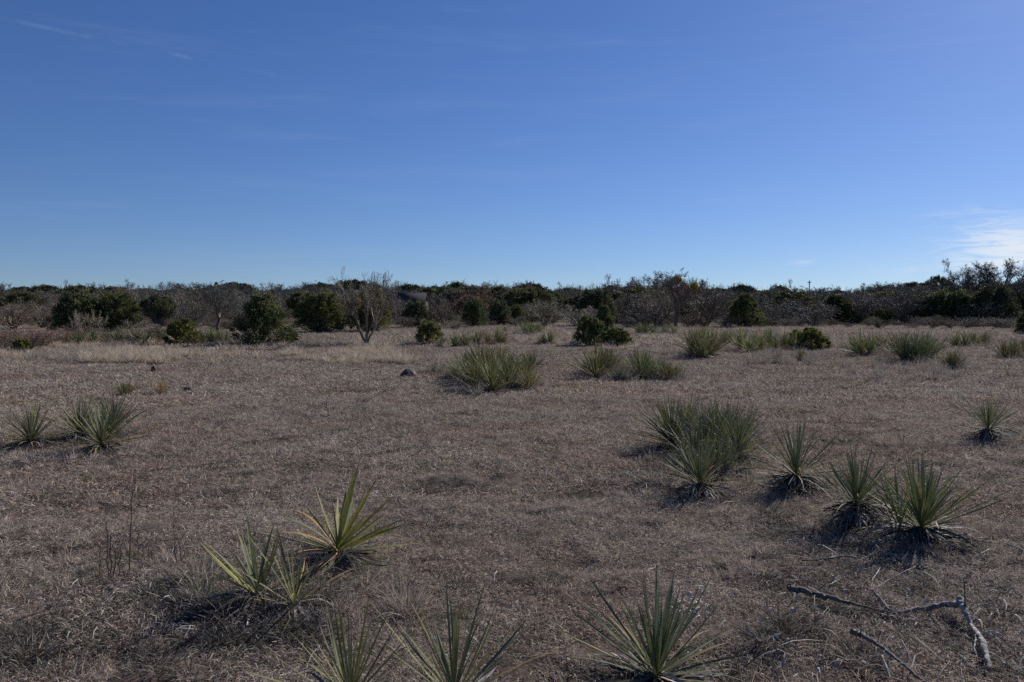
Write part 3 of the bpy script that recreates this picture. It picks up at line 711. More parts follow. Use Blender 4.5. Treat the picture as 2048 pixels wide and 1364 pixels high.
TREES = {'oak': [bare_tree(i, 'oak') for i in (1, 2, 3)], 'mesquite': [bare_tree(i, 'mesquite') for i in (4, 5, 6)], 'scrub': [bare_tree(i, 'scrub') for i in (7, 8, 9, 10)]}

def foliage_tree(seed, shape, n_lobes, per, leaf, pal, openness=0.0):
    """evergreen: upswept branches carrying sprays of small scale-leaf faces"""
    rs = np.random.default_rng(seed)
    tr, cr = Geo(), Geo()
    # branch frame
    nb = n_lobes; u = rs.random(nb) ** 0.8
    if shape == 'cone': zc = 0.08 + 0.84 * u; rad = 0.46 * (1 - u ** 1.7 * 0.86) * rs.uniform(0.55, 1.1, nb)
    elif shape == 'dome': zc = 0.10 + 0.78 * u; rad = 0.42 * np.sqrt(np.maximum(0, 1 - (u * 0.95) ** 1.7)) * rs.uniform(0.5, 1.22, nb); zc = zc * rs.uniform(0.88, 1.14, nb)
    else: zc = 0.42 + 0.5 * u; rad = 0.44 * np.sqrt(np.maximum(0, 1 - (2 * u - 0.9) ** 2 * 0.9)) * rs.uniform(0.5, 1.1, nb)   # crown on a trunk
    az = np.arange(nb) * 2.399 + rs.normal(0, 0.4, nb)
    C = np.stack([np.cos(az) * rad, np.sin(az) * rad, zc], -1)
    base = np.zeros((nb, 3)); base[:, 2] = np.maximum(0.02, zc - 0.22 - rad * 0.5)
    base[:, :2] = C[:, :2] * 0.05
    P = base[:, None] + (C - base)[:, None] * np.linspace(0, 1, 5)[None, :, None]; P[:, 1:4, 2] -= 0.03
    tubes(tr, P, np.repeat(np.linspace(0.010, 0.003, 5)[None], nb, 0), 3, pick(nb, BARK * 0.8, None))
    T0 = np.zeros((1, 5, 3)); T0[0, :, 2] = np.linspace(-0.02, 0.8, 5); tubes(tr, T0, np.array([np.linspace(.028, .008, 5)]), 6, BARK[:1] * 0.8)
    # sprays
    sz = rs.uniform(0.03, 0.10, nb) * (1 if nb > 120 else 1.25) * (1.15 - 0.5 * u)
    tint = pal[rs.integers(0, len(pal), nb)] * rs.uniform(0.75, 1.25, (nb, 1))
    li = np.repeat(np.arange(nb), per); m = len(li)
    dirr = unit(rs.normal(size=(m, 3))); rr = rs.random(m) ** (1 / 2.4)
    jag = 1 + 0.45 * np.sin(dirr[:, 0] * 9 + li) * np.cos(dirr[:, 1] * 8 + li * 2)
    c0 = C[li] + dirr * (sz[li] * rr * jag)[:, None] * np.array([1, 1, 1.25]) + np.stack([np.cos(az[li]), np.sin(az[li]), np.full(m, 0.4)], -1) * (rs.random(m) ** 3 * 0.05)[:, None]
    c0[:, 2] = np.maximum(c0[:, 2], 0.01)
    out = unit(c0 - np.array([0, 0, 0.35])) ; ax = unit(out * 0.8 + np.array([0, 0, 0.5]) + rs.normal(0, 0.55, (m, 3)))
    sd = unit(np.cross(ax, rs.normal(size=(m, 3)))); l = leaf * rs.uniform(0.6, 1.6, m)[:, None]; w = l * 0.38
    v = np.stack([c0 - sd * w, c0 + sd * w, c0 + ax * l + sd * w * 0.15], 1).reshape(-1, 3)
    cc = tint[li] * rs.uniform(0.7, 1.3, (m, 1))
    cr.add(v, tris=np.arange(m * 3).reshape(-1, 3), c=np.repeat(cc, 3, 0))
    V = cr.verts(); hi = np.percentile(V, 99.5, axis=0); lo = np.percentile(V, 0.5, axis=0)
    s = 1 / (hi - lo); s[2] = 1 / hi[2]
    tr.transform(lambda v: v * s); cr.transform(lambda v: v * s)
    return tr.mesh('trunk', M['bark']), cr.mesh('crown', M['juniper'])
JUN = np.array([(0.105, 0.118, 0.056), (0.135, 0.135, 0.054), (0.085, 0.103, 0.056), (0.165, 0.15, 0.056)])
RUS = np.array([(0.15, 0.105, 0.075), (0.13, 0.10, 0.075), (0.18, 0.14, 0.10), (0.12, 0.095, 0.075)])
TREES['cone'] = [foliage_tree(i, 'cone', 230, 95, 0.024, JUN) for i in (21, 22, 23)]
TREES['dome'] = [foliage_tree(i, 'dome', 260, 90, 0.023, JUN) for i in (24, 25, 26)]
TREES['bush'] = [foliage_tree(i, 'dome', 110, 110, 0.040, JUN) for i in (27, 28, 29)]
TREES['leafy'] = [foliage_tree(i, 'crown', 150, 90, 0.027, JUN) for i in (31, 32)]
TREES['russet'] = [foliage_tree(i, 'crown', 110, 55, 0.028, RUS) for i in (34, 35)]

def mistletoe_mesh():
    g = Geo(); n = 420; d = unit(rng.normal(size=(n, 3))); c0 = d * (rng.random(n) ** 0.4)[:, None] * 0.5
    ax = unit(d + rng.normal(0, .5, (n, 3))); sd = unit(np.cross(ax, rng.normal(size=(n, 3)))); l = 0.22
    v = np.stack([c0 - sd * .07, c0 + sd * .07, c0 + ax * l], 1).reshape(-1, 3)
    g.add(v, tris=np.arange(n * 3).reshape(-1, 3), c=np.repeat(pick(n, np.array([(0.17, 0.17, 0.045), (0.22, 0.20, 0.06), (0.12, 0.13, 0.04)]), None), 3, 0))
    return g.mesh('mistletoe', M['juniper'])
MIST = mistletoe_mesh()
GREYB = (1.0, 0.98, 0.95)
KNAME = {'oak': 'bare_oak', 'mesquite': 'bare_mesquite', 'scrub': 'bare_scrub_tree', 'cone': 'juniper', 'dome': 'juniper', 'bush': 'juniper_bush', 'leafy': 'live_oak', 'russet': 'russet_oak'}
KCAT = {'oak': 'tree', 'mesquite': 'tree', 'scrub': 'tree', 'cone': 'tree', 'dome': 'tree', 'bush': 'bush', 'leafy': 'tree', 'russet': 'tree'}
def tree(kind, px, top, width, label, base=None, dist=None, tint=(1, 1, 1), group='trees and scrub around the field', mist=(), v=None, name=None, cat=None, rz=None, depth=1.0):
    """px: centre column; top: row of the crown's top; width in photo pixels; base row or distance sets where it stands"""
    if dist is None: b = at(px, base); dist = b.y
    else: b = at_d(px, dist)
    h = EYE - b.z + (618 - top) * dist / F * 1.0
    w = width * dist / F
    ms = TREES[kind]; v = int(rng.integers(0, len(ms))) if v is None else v
    t = empty(name or KNAME[kind], b, label, cat or KCAT[kind], group, rng.uniform(0, 6.28) if rz is None else rz)
    t.scale = (w, w * depth, h)
    o1 = link('trunk', ms[v][0], t, color=tint); o2 = link('crown', ms[v][1], t, color=tint)
    for (mx, my, ms_) in mist:   # mistletoe balls, placed as parts of the tree
        wx = (mx - px) * dist / F; wz = EYE + (618 - my) * dist / F - b.z; r = ms_ * dist / F
        o = link('mistletoe', MIST, t, color=(1.8, 1.5, .9) if ms_ > 12 else (1, 1, 1))
        c, s = math.cos(t.rotation_euler.z), math.sin(t.rotation_euler.z)
        o.location = ((c * wx) / w, (-s * wx) / w / depth, wz / h); o.scale = (r / w, r / w / depth, r / h)
    return t
T = tree
JD, JO, JY = (.85, .92, .85), (1.08, 1.08, .85), (1.45, 1.4, .95)
# junipers and shrubs standing out in front of the wood
T('dome', 158, 583, 100, 'large dark rounded juniper, leftmost of the big ones', base=664, tint=JD)
T('dome', 232, 587, 92, 'large olive juniper touching the right side of the leftmost dark one', base=663, tint=JO)
T('leafy', 316, 590, 62, 'hazy grey-green juniper behind bare mesquites, left of a bright small one', base=663, tint=(.85, .85, .95))
T('bush', 363, 638, 62, 'small bright olive juniper bush at the edge of the turf on the left', base=692, tint=JY)
T('bush', 45, 676, 38, 'tiny olive juniper at the far left edge of the turf', base=709, tint=JY)
T('cone', 526, 588, 116, 'big dark juniper standing furthest forward on the left, with a low skirt', base=692, tint=(.95, 1.02, .9), v=0)
T('bush', 575, 665, 46, 'low olive juniper sprout at the right foot of the big dark one', base=691, tint=(1.3, 1.3, 1.0))
T('dome', 640, 583, 106, 'broad olive juniper left of the bare forked tree', base=666, tint=JO)
T('dome', 742, 578, 80, 'hazy yellow-green evergreen directly behind the bare forked tree', base=664, tint=(1.35, 1.2, .9))
T('dome', 832, 602, 58, 'dark round juniper below the grey shed', base=657, tint=(.9, .95, .9))
T('bush', 858, 642, 56, 'small loose yellow-green juniper bush before the dark round one', base=691, tint=(1.5, 1.4, .95))
T('dome', 948, 598, 52, 'dark green upright juniper under the russet oak', base=657, tint=(.9, 1.0, .9))
T('dome', 1000, 603, 48, 'dark blurred juniper next to the upright one', base=654, tint=JD)
T('dome', 1032, 610, 36, 'small olive juniper at the right end of the middle group', base=653, tint=JO)
T('dome', 1190, 578, 84, 'tall dark evergreen mass right of the path, behind the small juniper', base=655, tint=(.75, .8, .85))
T('bush', 1180, 634, 62, 'left half of the low dark juniper beside the path', base=694, tint=(.95, 1.05, .85), v=1)
T('cone', 1208, 612, 48, 'upright dark juniper rising between the low ones beside the path', base=688, tint=(.9, 1.0, .85))
T('bush', 1234, 656, 58, 'low bright-tipped juniper right of the upright one beside the path', base=694, tint=(1.2, 1.25, .85), v=2)
T('bush', 1065, 650, 32, 'small olive sprig of juniper above the clump at the path mouth', base=667, tint=JO)
T('cone', 1490, 588, 72, 'dark juniper at the right end of the large bare thicket', base=657, tint=(.95, 1.0, .85))
T('dome', 1585, 582, 104, 'dusky evergreen behind the yellow-green juniper bush', base=650, tint=(.6, .65, .62))
T('bush', 1622, 656, 62, 'yellow-green juniper bush at the end of the right-hand yucca row', base=699, tint=(1.55, 1.5, .8))
T('bush', 1595, 660, 40, 'olive juniper tuft joined to the left of the yellow-green bush', base=698, tint=(1.6, 1.5, .8))
T('cone', 1672, 590, 92, 'dark low evergreen in the thicket right of centre', base=650, tint=(.62, .66, .6))
T('bush', 1765, 618, 52, 'brownish olive bush at the foot of the right-hand thicket', base=651, tint=(1.2, 1.1, .9))
T('dome', 1850, 590, 76, 'dark evergreen left of a wider one in the right-hand thicket', base=651, tint=(.7, .8, .8))
T('dome', 1905, 582, 110, 'widest dark evergreen of the right-hand thicket', base=651, tint=(.75, .85, .75))
T('dome', 1985, 570, 92, 'very dark evergreen in front of the big bare oaks on the right', base=652, tint=(.6, .65, .7))
T('dome', 2062, 620, 58, 'dark juniper cut by the right edge of the photograph', base=668, tint=(.7, .8, .75))
T('dome', 890, 573, 50, 'dark evergreen on the skyline right of the grey shed', dist=98, tint=(.8, .9, .85))
T('leafy', 915, 565, 46, 'flat-topped green evergreen on the skyline behind the russet oak', dist=104, tint=(.8, .9, .85))
T('leafy', 1875, 553, 52, 'rounded full live oak on the skyline left of the big bare oaks', dist=150, tint=(1.0, 1.0, 1.1))
T('leafy', 1100, 582, 60, 'low evergreen on the skyline over the path', dist=110, tint=(.95, 1.0, .85))
T('leafy', 1560, 572, 44, 'dark rounded oak on the skyline above the right-hand yucca row', dist=140, tint=(.6, .6, .65))
# bare trees that can be told apart
T('mesquite', 734, 541, 112, 'bare forked tree standing alone in front of the junipers, with a yellow mistletoe ball', base=690, tint=(1.05, .97, .9), mist=((711, 606, 22),), v=1, rz=0.4)
T('mesquite', 174, 620, 62, 'pale bare mesquite in front of the large dark juniper', base=692, tint=(1.3, 1.15, 1.1), v=0)
T('mesquite', 288, 640, 78, 'low wide bare mesquite left of the bright small juniper', base=692, tint=(1.3, 1.2, 1.1), v=2)
T('oak', 436, 562, 84, 'tall bare tree with dark mistletoe balls at its top', base=661, tint=GREYB, mist=((424, 572, 4), (434, 567, 6), (442, 574, 4)), v=0)
T('scrub', 385, 590, 80, 'bare scrub tree between hazy juniper and the tree with mistletoe', base=661, tint=GREYB)
T('oak', 243, 566, 52, 'brown-tinged tree rising above the skyline behind the big junipers', dist=120, tint=(1.3, 1.0, .8), mist=((243, 580, 8),))
T('oak', 290, 572, 34, 'small rounded bare oak on the skyline, right of the brown-tinged one', dist=130, tint=GREYB)
T('russet', 945, 571, 76, 'russet oak holding its dead leaves behind the dark upright juniper', dist=84, tint=(1, 1, 1))
T('russet', 940, 590, 60, 'lower russet bush in front of the larger russet oak', dist=76, tint=(1.15, 1, .9), name='russet_bush', cat='bush')
T('scrub', 886, 590, 56, 'pinkish grey bare shrub under the skyline evergreens', base=656, tint=(1.25, 1.12, 1.05))
T('scrub', 912, 640, 60, 'low grey brush heap left of the dark upright juniper', base=662, tint=(1.3, 1.2, 1.1), name='bare_shrub', cat='bush')
T('mesquite', 1092, 596, 64, 'bare greenish tree leaning over the left side of the path', base=657, tint=(1.1, 1.1, .9), v=0)
T('mesquite', 1160, 610, 80, 'pale bare thicket tree on the right side of the path', base=661, tint=(1.5, 1.45, 1.4), v=2)
T('oak', 1236, 550, 76, 'round-headed bare oak on the skyline above the path juniper', dist=88, tint=(.8, .75, .75), v=1)
T('oak', 1305, 553, 76, 'bare oak on the skyline left of the tree with mistletoe', dist=92, tint=(.9, .85, .85), v=2)
T('oak', 1352, 538, 84, 'tallest bare tree of the middle with yellow-green mistletoe in its fork', base=657, tint=(1.1, .9, .8), mist=((1353, 560, 17), (1344, 567, 8), (1388, 572, 14)), v=0, rz=1.0)
T('scrub', 1316, 575, 150, 'wide bare brown thicket left of the tree with mistletoe', base=655, tint=(1.15, 1.05, 1.0), v=0)
T('scrub', 1410, 572, 130, 'wide bare thicket right of the tree with mistletoe', base=655, tint=(1.0, .92, .9), v=1)
T('oak', 1398, 556, 56, 'bare oak with an olive top just right of the tree with mistletoe', dist=90, tint=(1, .9, .85))
T('scrub', 1230, 585, 90, 'grey bare scrub behind the small dark juniper by the path', dist=80, tint=(1.0, .95, .95))
T('oak', 1548, 570, 40, 'small bare oak on the skyline left of the distant pole', dist=130, tint=(.8, .8, .8))
T('oak', 1830, 560, 84, 'feathery bare tree on the skyline left of the rounded live oak', dist=120, tint=(1.0, .95, .95), v=1)
T('oak', 1938, 520, 104, 'left one of the big black-limbed bare oaks on the right skyline', dist=96, tint=(.6, .58, .58), v=1, depth=.8)
T('oak', 1994, 521, 120, 'right one of the big black-limbed bare oaks on the right skyline', dist=94, tint=(.6, .58, .58), v=2, depth=.8)
T('oak', 2062, 538, 60, 'bare tree cut by the right edge on the skyline', dist=96, tint=(.8, .75, .75), v=0)
T('scrub', 1965, 600, 90, 'grey bare scrub in front of the darkest evergreen on the right', base=652, tint=(1.1, 1.05, 1.05))
T('scrub', 1800, 575, 100, 'brown bare thicket left of the widest dark evergreen', dist=76, tint=(.75, .68, .68))
T('scrub', 1720, 582, 100, 'brown bare thicket behind the rounded dark-green yucca clump', dist=78, tint=(.75, .68, .68))
T('scrub', 1628, 598, 110, 'grey bare bush at the foot of the evergreens above the yellow-green bush', dist=70, tint=(.85, .8, .82))
T('scrub', 1545, 596, 100, 'grey bare bush right of the dark juniper at the thicket end', dist=70, tint=(.85, .8, .82))
for i, (x, y, w, l) in enumerate([(25, 600, 110, 'grey-brown bare scrub filling the left edge of the photograph'), (85, 598, 90, 'bare scrub between the left edge and the leftmost dark juniper'),
                                  (338, 600, 60, 'bare scrub rising behind the hazy juniper'), (480, 592, 70, 'bare scrub behind the left side of the forward dark juniper'),
                                  (792, 592, 70, 'bare scrub in front of the grey shed'), (1060, 600, 70, 'bare scrub behind the left bank of the path')]):
    T('scrub', x, y, w, l, dist=(60, 64, 72, 74, 76, 84)[i], tint=[(1.2, 1.05, 1.0), (1.15, 1.0, .95), (1.1, 1.05, 1.05), GREYB, (1.2, 1.1, 1.1), (1.1, 1, .9)][i])
# low reddish brush on the left
for (x, top, w, b, l, tint) in [(20, 655, 90, 698, 'low reddish-brown brush at the left edge above the turf', (1.2, .85, .8)), (100, 652, 90, 696, 'reddish brush between the tiny juniper and the pale bare mesquite', (1.4, .85, .85)),
                                (150, 650, 70, 684, 'dull brush below the leftmost dark juniper', (1.1, .9, .85)), (225, 655, 70, 688, 'brown brush behind the long yucca thicket', (1.1, .95, .85)),
                                (60, 660, 60, 702, 'dark brush just right of the tiny juniper', (.9, .75, .7)), (8, 668, 60, 703, 'darker brush in front of the reddish one at the left edge', (.95, .85, .8))]:
    T('scrub', x, top, w, l, base=b, tint=tint, name='bare_shrub', cat='bush', group='low brush on the left of the field')
# rows of like trees that close the field
LAND = [(-20, 'the left frame edge'), (45, 'the tiny juniper at the far left'), (158, 'the leftmost dark juniper'), (232, 'the second big juniper'), (316, 'the hazy grey-green juniper'), (363, 'the bright small juniper'),
        (436, 'the bare tree with dark mistletoe'), (526, 'the big forward juniper'), (640, 'the broad olive juniper'), (734, 'the lone forked tree'), (822, 'the grey shed'), (890, 'the skyline evergreen'), (945, 'the russet oak'),
        (1000, 'the blurred middle juniper'), (1060, 'the low clump at the path mouth'), (1128, 'the end of the path'), (1190, 'the tall evergreen by the path'), (1236, 'the round-headed bare oak'), (1305, 'the skyline oak before the mistletoe tree'),
        (1352, 'the tree with yellow-green mistletoe'), (1405, 'the tall rounded yucca clump'), (1492, 'the dark juniper ending the thicket'), (1550, 'the ragged yucca row'), (1618, 'the skyline pole'), (1665, 'the dark low evergreen'),
        (1735, 'the rounded dark-green yucca clump'), (1765, 'the brownish olive bush'), (1830, 'the wide spiky yucca clump'), (1875, 'the rounded live oak'), (1938, 'the left big bare oak'), (1990, 'the right big bare oak'), (2062, 'the right frame edge')]
PHR = {'scrub': 'bare scrub tree', 'oak': 'bare oak', 'leafy': 'dusky evergreen'}
used_labels = set()
def row_label(k, x, tint):
    tone = 'pale ' if tint[0] > 1.08 else ('dark ' if tint[0] < .8 else 'grey-brown ' if k != 'leafy' else '')
    for lx, ln in sorted(LAND, key=lambda q: abs(q[0] - x)):
        rel = 'directly behind' if abs(lx - x) < 14 else ('behind and left of' if x < lx else 'behind and right of')
        l = tone + PHR[k] + ' ' + rel + ' ' + ln
        if l not in used_labels:
            used_labels.add(l); return l
def row(n, x0, x1, d0, d1, t0, t1, wid, kinds, group, tints):
    for i in range(n):
        x = x0 + (x1 - x0) * (i + rng.uniform(.2, .8)) / n
        k = kinds[int(rng.integers(0, len(kinds)))]; ti = tints[int(rng.integers(0, len(tints)))]
        T(k, x, rng.uniform(t0, t1), wid * rng.uniform(.8, 1.25), row_label(k, x, ti), dist=rng.uniform(d0, d1), tint=ti, group=group)
GB = [(1, .94, .92), (.85, .82, .8), (1.15, 1.08, 1.05), (1.05, .95, .88)]
row(20, -60, 700, 82, 105, 574, 586, 80, ['scrub', 'scrub', 'oak', 'leafy'], 'bare trees massed behind the left-hand junipers', GB)
row(13, 700, 1100, 90, 110, 573, 586, 84, ['scrub', 'oak', 'leafy'], 'trees massed behind the middle of the field', [(.9, .85, .85), (.75, .75, .75)])
row(3, 1160, 1230, 86, 100, 580, 590, 60, ['scrub', 'leafy'], 'trees massed behind the middle of the field', [(.9, .85, .85), (.75, .75, .75)])
row(28, 1230, 2110, 80, 104, 571, 586, 100, ['scrub', 'scrub', 'leafy', 'leafy', 'oak'], 'trees massed behind the right-hand yuccas', [(.75, .72, .7), (.62, .62, .62), (.88, .82, .8)])
row(30, -60, 2110, 118, 165, 560, 571, 46, ['oak', 'oak', 'oak'], 'small bare trees along the skyline', [(.8, .78, .76), (.7, .68, .68), (.95, .9, .86)])
# woods beyond: one mass
def wood_points():
    out, s = [], []
    sky_x = [-150, 0, 130, 300, 520, 700, 800, 870, 1000, 1060, 1110, 1180, 1300, 1450, 1620, 1720, 1800, 1950, 2100, 2250]
    sky_y = [573, 572, 573, 570, 569, 566, 567, 570, 568, 572, 580, 570, 568, 570, 574, 575, 569, 563, 559, 559]
    for _ in range(900):
        px = rng.uniform(-260, 2310); d = rng.uniform(110, 330)
        top = np.interp(px, sky_x, sky_y) + 8 + abs(rng.normal(0, 8)) - (rng.uniform(6, 15) if rng.random() < .16 else 0)
        b = at_d(px, d); h = EYE + (618 - top) * d / F; w = h * rng.uniform(.8, 1.7)
        out.append(b[:]); s.append((w, w, h))
    return np.array(out), np.array(s)
def joined(pair, tint):
    g = Geo()
    for me in pair:
        v = np.empty(len(me.vertices) * 3, np.float32); me.vertices.foreach_get('co', v)
        c = np.empty(len(me.vertices) * 4, np.float32); me.attributes['col'].data.foreach_get('color', c)
        nl = np.empty(len(me.polygons), np.int32); me.polygons.foreach_get('loop_total', nl)
        li = np.empty(len(me.loops), np.int32); me.loops.foreach_get('vertex_index', li)
        st = np.empty(len(me.polygons), np.int32); me.polygons.foreach_get('loop_start', st)
        q = li[(st[nl == 4][:, None] + np.arange(4))] if (nl == 4).any() else None
        t = li[(st[nl == 3][:, None] + np.arange(3))] if (nl == 3).any() else None
        g.add(v.reshape(-1, 3), q, t, c.reshape(-1, 4)[:, :3] * np.array(tint))
    m = g.mesh('wood_tree', M['juniper' if False else 'tall']); m.materials.clear(); m.materials.append(M['wood_far']); return m
M['wood_far'] = material('distant_wood', (1, 1, 1), 0.8, 0.2, 3, spec=0.2)
wood = [joined(TREES['scrub'][0], (.8, .78, .76)), joined(TREES['scrub'][2], (.8, .78, .78)), joined(TREES['oak'][0], (.8, .78, .78)), joined(TREES['leafy'][0], (.85, .85, .8)), joined(TREES['scrub'][3], (.8, .76, .74)), joined(TREES['oak'][2], (.7, .68, .66)), joined(TREES['scrub'][1], (.7, .68, .66)), joined(TREES['leafy'][1], (.8, .8, .8))]
p, s = wood_points(); n = len(p)
scatter('distant_woods', 'grey-brown winter woods and cedars closing the horizon', 'woods', wood, p, rng.uniform(0, 6.28, n), s, 0.0)
# undergrowth along the foot of the wood
under = [joined(TREES['scrub'][i], (.95, .84, .78)) for i in (0, 1, 3)]
pp, ss = [], []
for _ in range(420):
    px = rng.uniform(-200, 2250); d = rng.uniform(62, 84) if rng.random() < .6 else rng.uniform(84, 130)
    if 1105 < px < 1150 and d < 100: continue
    b = at_d(px, d); h = rng.uniform(.4, 1.2) * (1 + .8 * (d > 84)); w = h * rng.uniform(1.5, 2.6); pp.append(b[:]); ss.append((w, w, h))
scatter('undergrowth', 'low brown undergrowth along the foot of the woods', 'undergrowth', under, np.array(pp), rng.uniform(0, 6.28, len(pp)), np.array(ss), 0.0)

# ------------------------------------------------------------------ shed and poles on the horizon
def box(g, x0, x1, y0, y1, z0, z1, c=(1, 1, 1)):
    v = [(x, y, z) for x in (x0, x1) for y in (y0, y1) for z in (z0, z1)]
    g.add(v, quads=[(0, 1, 3, 2), (4, 6, 7, 5), (0, 4, 5, 1), (2, 3, 7, 6), (0, 2, 6, 4), (1, 5, 7, 3)], c=c)
def shed():
    d = 82.0; b = at_d(822, d); s = d / F
    t = empty('shed', b, 'low dark grey shed half hidden by scrub, left of the skyline evergreens', 'shed')
    w = 54 * s; h = EYE + (618 - 585) * s - b.z
    g = Geo(); box(g, -w / 2, w / 2, 0, 4, 0, h * .72, (.9, .85, .82)); link('wall', g.mesh('shed_wall', M['shed']), t)
    g = Geo()   # pitched sheet roof, its near slope facing the field
    z0, z1 = h * .66, h; e = .12
    v = [(-w / 2 - e, -.3, z0), (w / 2 + e, -.3, z0), (w / 2 + e, 1.0, z1), (-w / 2 - e, 1.0, z1), (-w / 2 - e, 4.3, z0), (w / 2 + e, 4.3, z0)]
    v += [(x, y, z - .06) for x, y, z in v]
    g.add(v, quads=[(0, 1, 2, 3), (3, 2, 5, 4), (6, 9, 8, 7), (9, 10, 11, 8), (0, 6, 7, 1), (4, 5, 11, 10), (0, 3, 9, 6), (3, 4, 10, 9), (1, 7, 8, 2), (2, 8, 11, 5)])
    link('roof', g.mesh('shed_roof', M['shed']), t)
shed()
def pole(px, top, d, arm, label):
    b = at_d(px, d); h = EYE + (618 - top) * d / F - b.z
    t = empty('utility_pole', b, label, 'utility pole', 'utility poles on the horizon')
    g = Geo(); P = np.zeros((1, 3, 3)); P[0, :, 2] = np.linspace(-.3, h, 3); tubes(g, P, np.array([[.13, .12, .10]]), 8, np.ones((1, 3))); link('post', g.mesh('pole_post', M['pole']), t)
    g = Geo(); box(g, -arm, arm, -.06, .06, h - .5, h - .36); link('crossarm', g.mesh('pole_crossarm', M['pole']), t)
pole(139, 570, 140, .5, 'thin dark utility pole above the scrub near the left edge')
pole(1618, 561, 170, .4, 'utility pole on the skyline right of centre')
pole(1160, 570, 170, .3, 'short utility pole on the skyline above the path')

# ------------------------------------------------------------------ fallen wood
def px_poly(pts, k=None):
    out = []
    for p in pts:
        q = at(p[0], p[1]); q.z += (p[2] * .9 + 0.032) if len(p) > 2 else 0.03; out.append(q)
    return out
def wood_mesh(name, pts, radii, m=11, sub=9, rough=0.22, colr=(0.30, 0.275, 0.255), origin=None):
    pts = np.array([p[:] for p in pts]); n = len(pts)
    ts = np.linspace(0, n - 1, (n - 1) * sub + 1)
    P = np.stack([np.interp(ts, np.arange(n), pts[:, i]) for i in range(3)], -1)
    for _ in range(1): P[1:-1] = (P[:-2] + 2 * P[1:-1] + P[2:]) / 4
    Rd = np.interp(ts, np.arange(len(radii)), radii) if len(radii) == n else np.interp(ts / (n - 1), np.linspace(0, 1, len(radii)), radii)
    P[1:-1] += rng.normal(0, 1, (len(P) - 2, 3)) * Rd[1:-1, None] * rough * .55
    Rd = .68 * Rd * (1 + .3 * (vnoise(np.arange(len(Rd)) * .45, np.full(len(Rd), pts[0][0] * 7), 5) - .5)); Rd[-1] *= .6
    o = pts[0] if origin is None else np.array(origin[:])
    g = Geo(); v0 = P - o
    tubes(g, v0[None], Rd[None], m, np.array([colr]))
    v = g.v[0].reshape(len(P), m, 3); ctr = v0[:, None]
    ridg = 1 + .22 * (rng.random((1, m, 1)) - .5) + .14 * (rng.random((len(P), m, 1)) - .5)
    g.v[0] = (ctr + (v - ctr) * ridg).reshape(-1, 3)
    g.c[0] = (g.c[0].reshape(len(P), m, 3) * (1 + .5 * (rng.random((1, m, 1)) - .5)) * rng.uniform(.85, 1.15, (len(P), 1, 1))).reshape(-1, 3)
    a = np.arange(m); g.add([v0[0], v0[-1]], c=np.array(colr) * .6)
    n0 = len(P) * m
    g.t.append(np.stack([np.full(m, n0), (a + 1) % m, a], -1)); g.t.append(np.stack([np.full(m, n0 + 1), (len(P) - 1) * m + a, (len(P) - 1) * m + (a + 1) % m], -1))
    return g.mesh(name, M['wood']), Vector(o)
WG = 'fallen branches at the lower right'
def branch(name, label, pts, radii, twigs=(), colr=(0.30, 0.275, 0.255), cat='branch', group=WG, **kw):
    P = px_poly(pts); me, o = wood_mesh(name, P, radii, colr=colr, **kw)
    t = link(name, me, loc=o); tagged(t, label, cat, group)
    for tp, tr, tc in twigs:
        P2 = px_poly(tp); m2, _ = wood_mesh('twig', P2, tr, m=6, colr=tc, origin=o); link('twig', m2, t)
    return t
GW, DW, PW = (0.20, 0.18, 0.165), (0.10, 0.085, 0.08), (0.36, 0.335, 0.30)
branch('fallen_branch', 'thick frayed grey branch lying left of the curved one', [(1578, 1189, .035), (1615, 1199, .03), (1660, 1211, .025), (1709, 1222, .02), (1755, 1228, .01)], [.026, .024, .019, .012, .005], colr=(0.13, .115, .105), rough=.4)
branch('fallen_branch', 'long curved grey branch running to the split white one', [(1742, 1199, .02), (1757, 1212, .02), (1778, 1231, .02), (1800, 1239, .025), (1848, 1238, .035), (1893, 1243, .04), (1918, 1254, .04)], [.006, .009, .012, .015, .018, .020, .024],
       twigs=[([(1815, 1238, .03), (1822, 1222, .05), (1828, 1212, .09)], [.005, .004, .003], DW)], colr=GW)
branch('fallen_branch', 'bleached split branch with a dark knot and an upright stub, at the lower right', [(1916, 1248, .06), (1928, 1262, .05), (1941, 1276, .035), (1955, 1300, .03), (1966, 1320, .03), (1980, 1358, .012)], [.026, .021, .014, .017, .024, .012],
       twigs=[([(1930, 1262, .06), (1928, 1250, .11), (1925, 1250, .18)], [.008, .006, .004], DW), ([(1939, 1264, .05), (1965, 1256, .05), (2006, 1252, .03)], [.006, .005, .003], GW), ([(1952, 1300, .03), (1948, 1320, .02), (1956, 1335, .01)], [.007, .005, .004], PW)], colr=PW)
branch('fallen_branch', 'broken branch with a dark hollow end, cut by the bottom edge', [(1702, 1296, .04), (1722, 1309, .035), (1754, 1328, .03), (1794, 1354, .02), (1850, 1395, .01)], [.022, .019, .013, .011, .008], colr=(0.15, .135, .12))
branch('fallen_twig', 'pale thin twig angled above the long curved branch', [(1746, 1194, .01), (1778, 1176, .02), (1810, 1165, .02), (1832, 1154, .03)], [.006, .006, .005, .003],
       twigs=[([(1789, 1173, .02), (1821, 1188, .02), (1844, 1194, .01)], [.004, .003, .003], GW)], colr=(0.38, .35, .32), cat='twig')
branch('fallen_twig', 'short pale twig left of the angled one', [(1638, 1175, .01), (1660, 1180, .02), (1678, 1172, .02)], [.003, .005, .004], colr=(0.40, .37, .33), cat='twig')
branch('fallen_twig', 'straight stick, painted dark for shadow, below the yucca row on the right', [(1604, 1138, .02), (1650, 1133, .02), (1693, 1128, .02), (1722, 1130, .01)], [.006, .008, .008, .004], colr=DW, cat='twig')  # the dark colour paints shadow on this stick
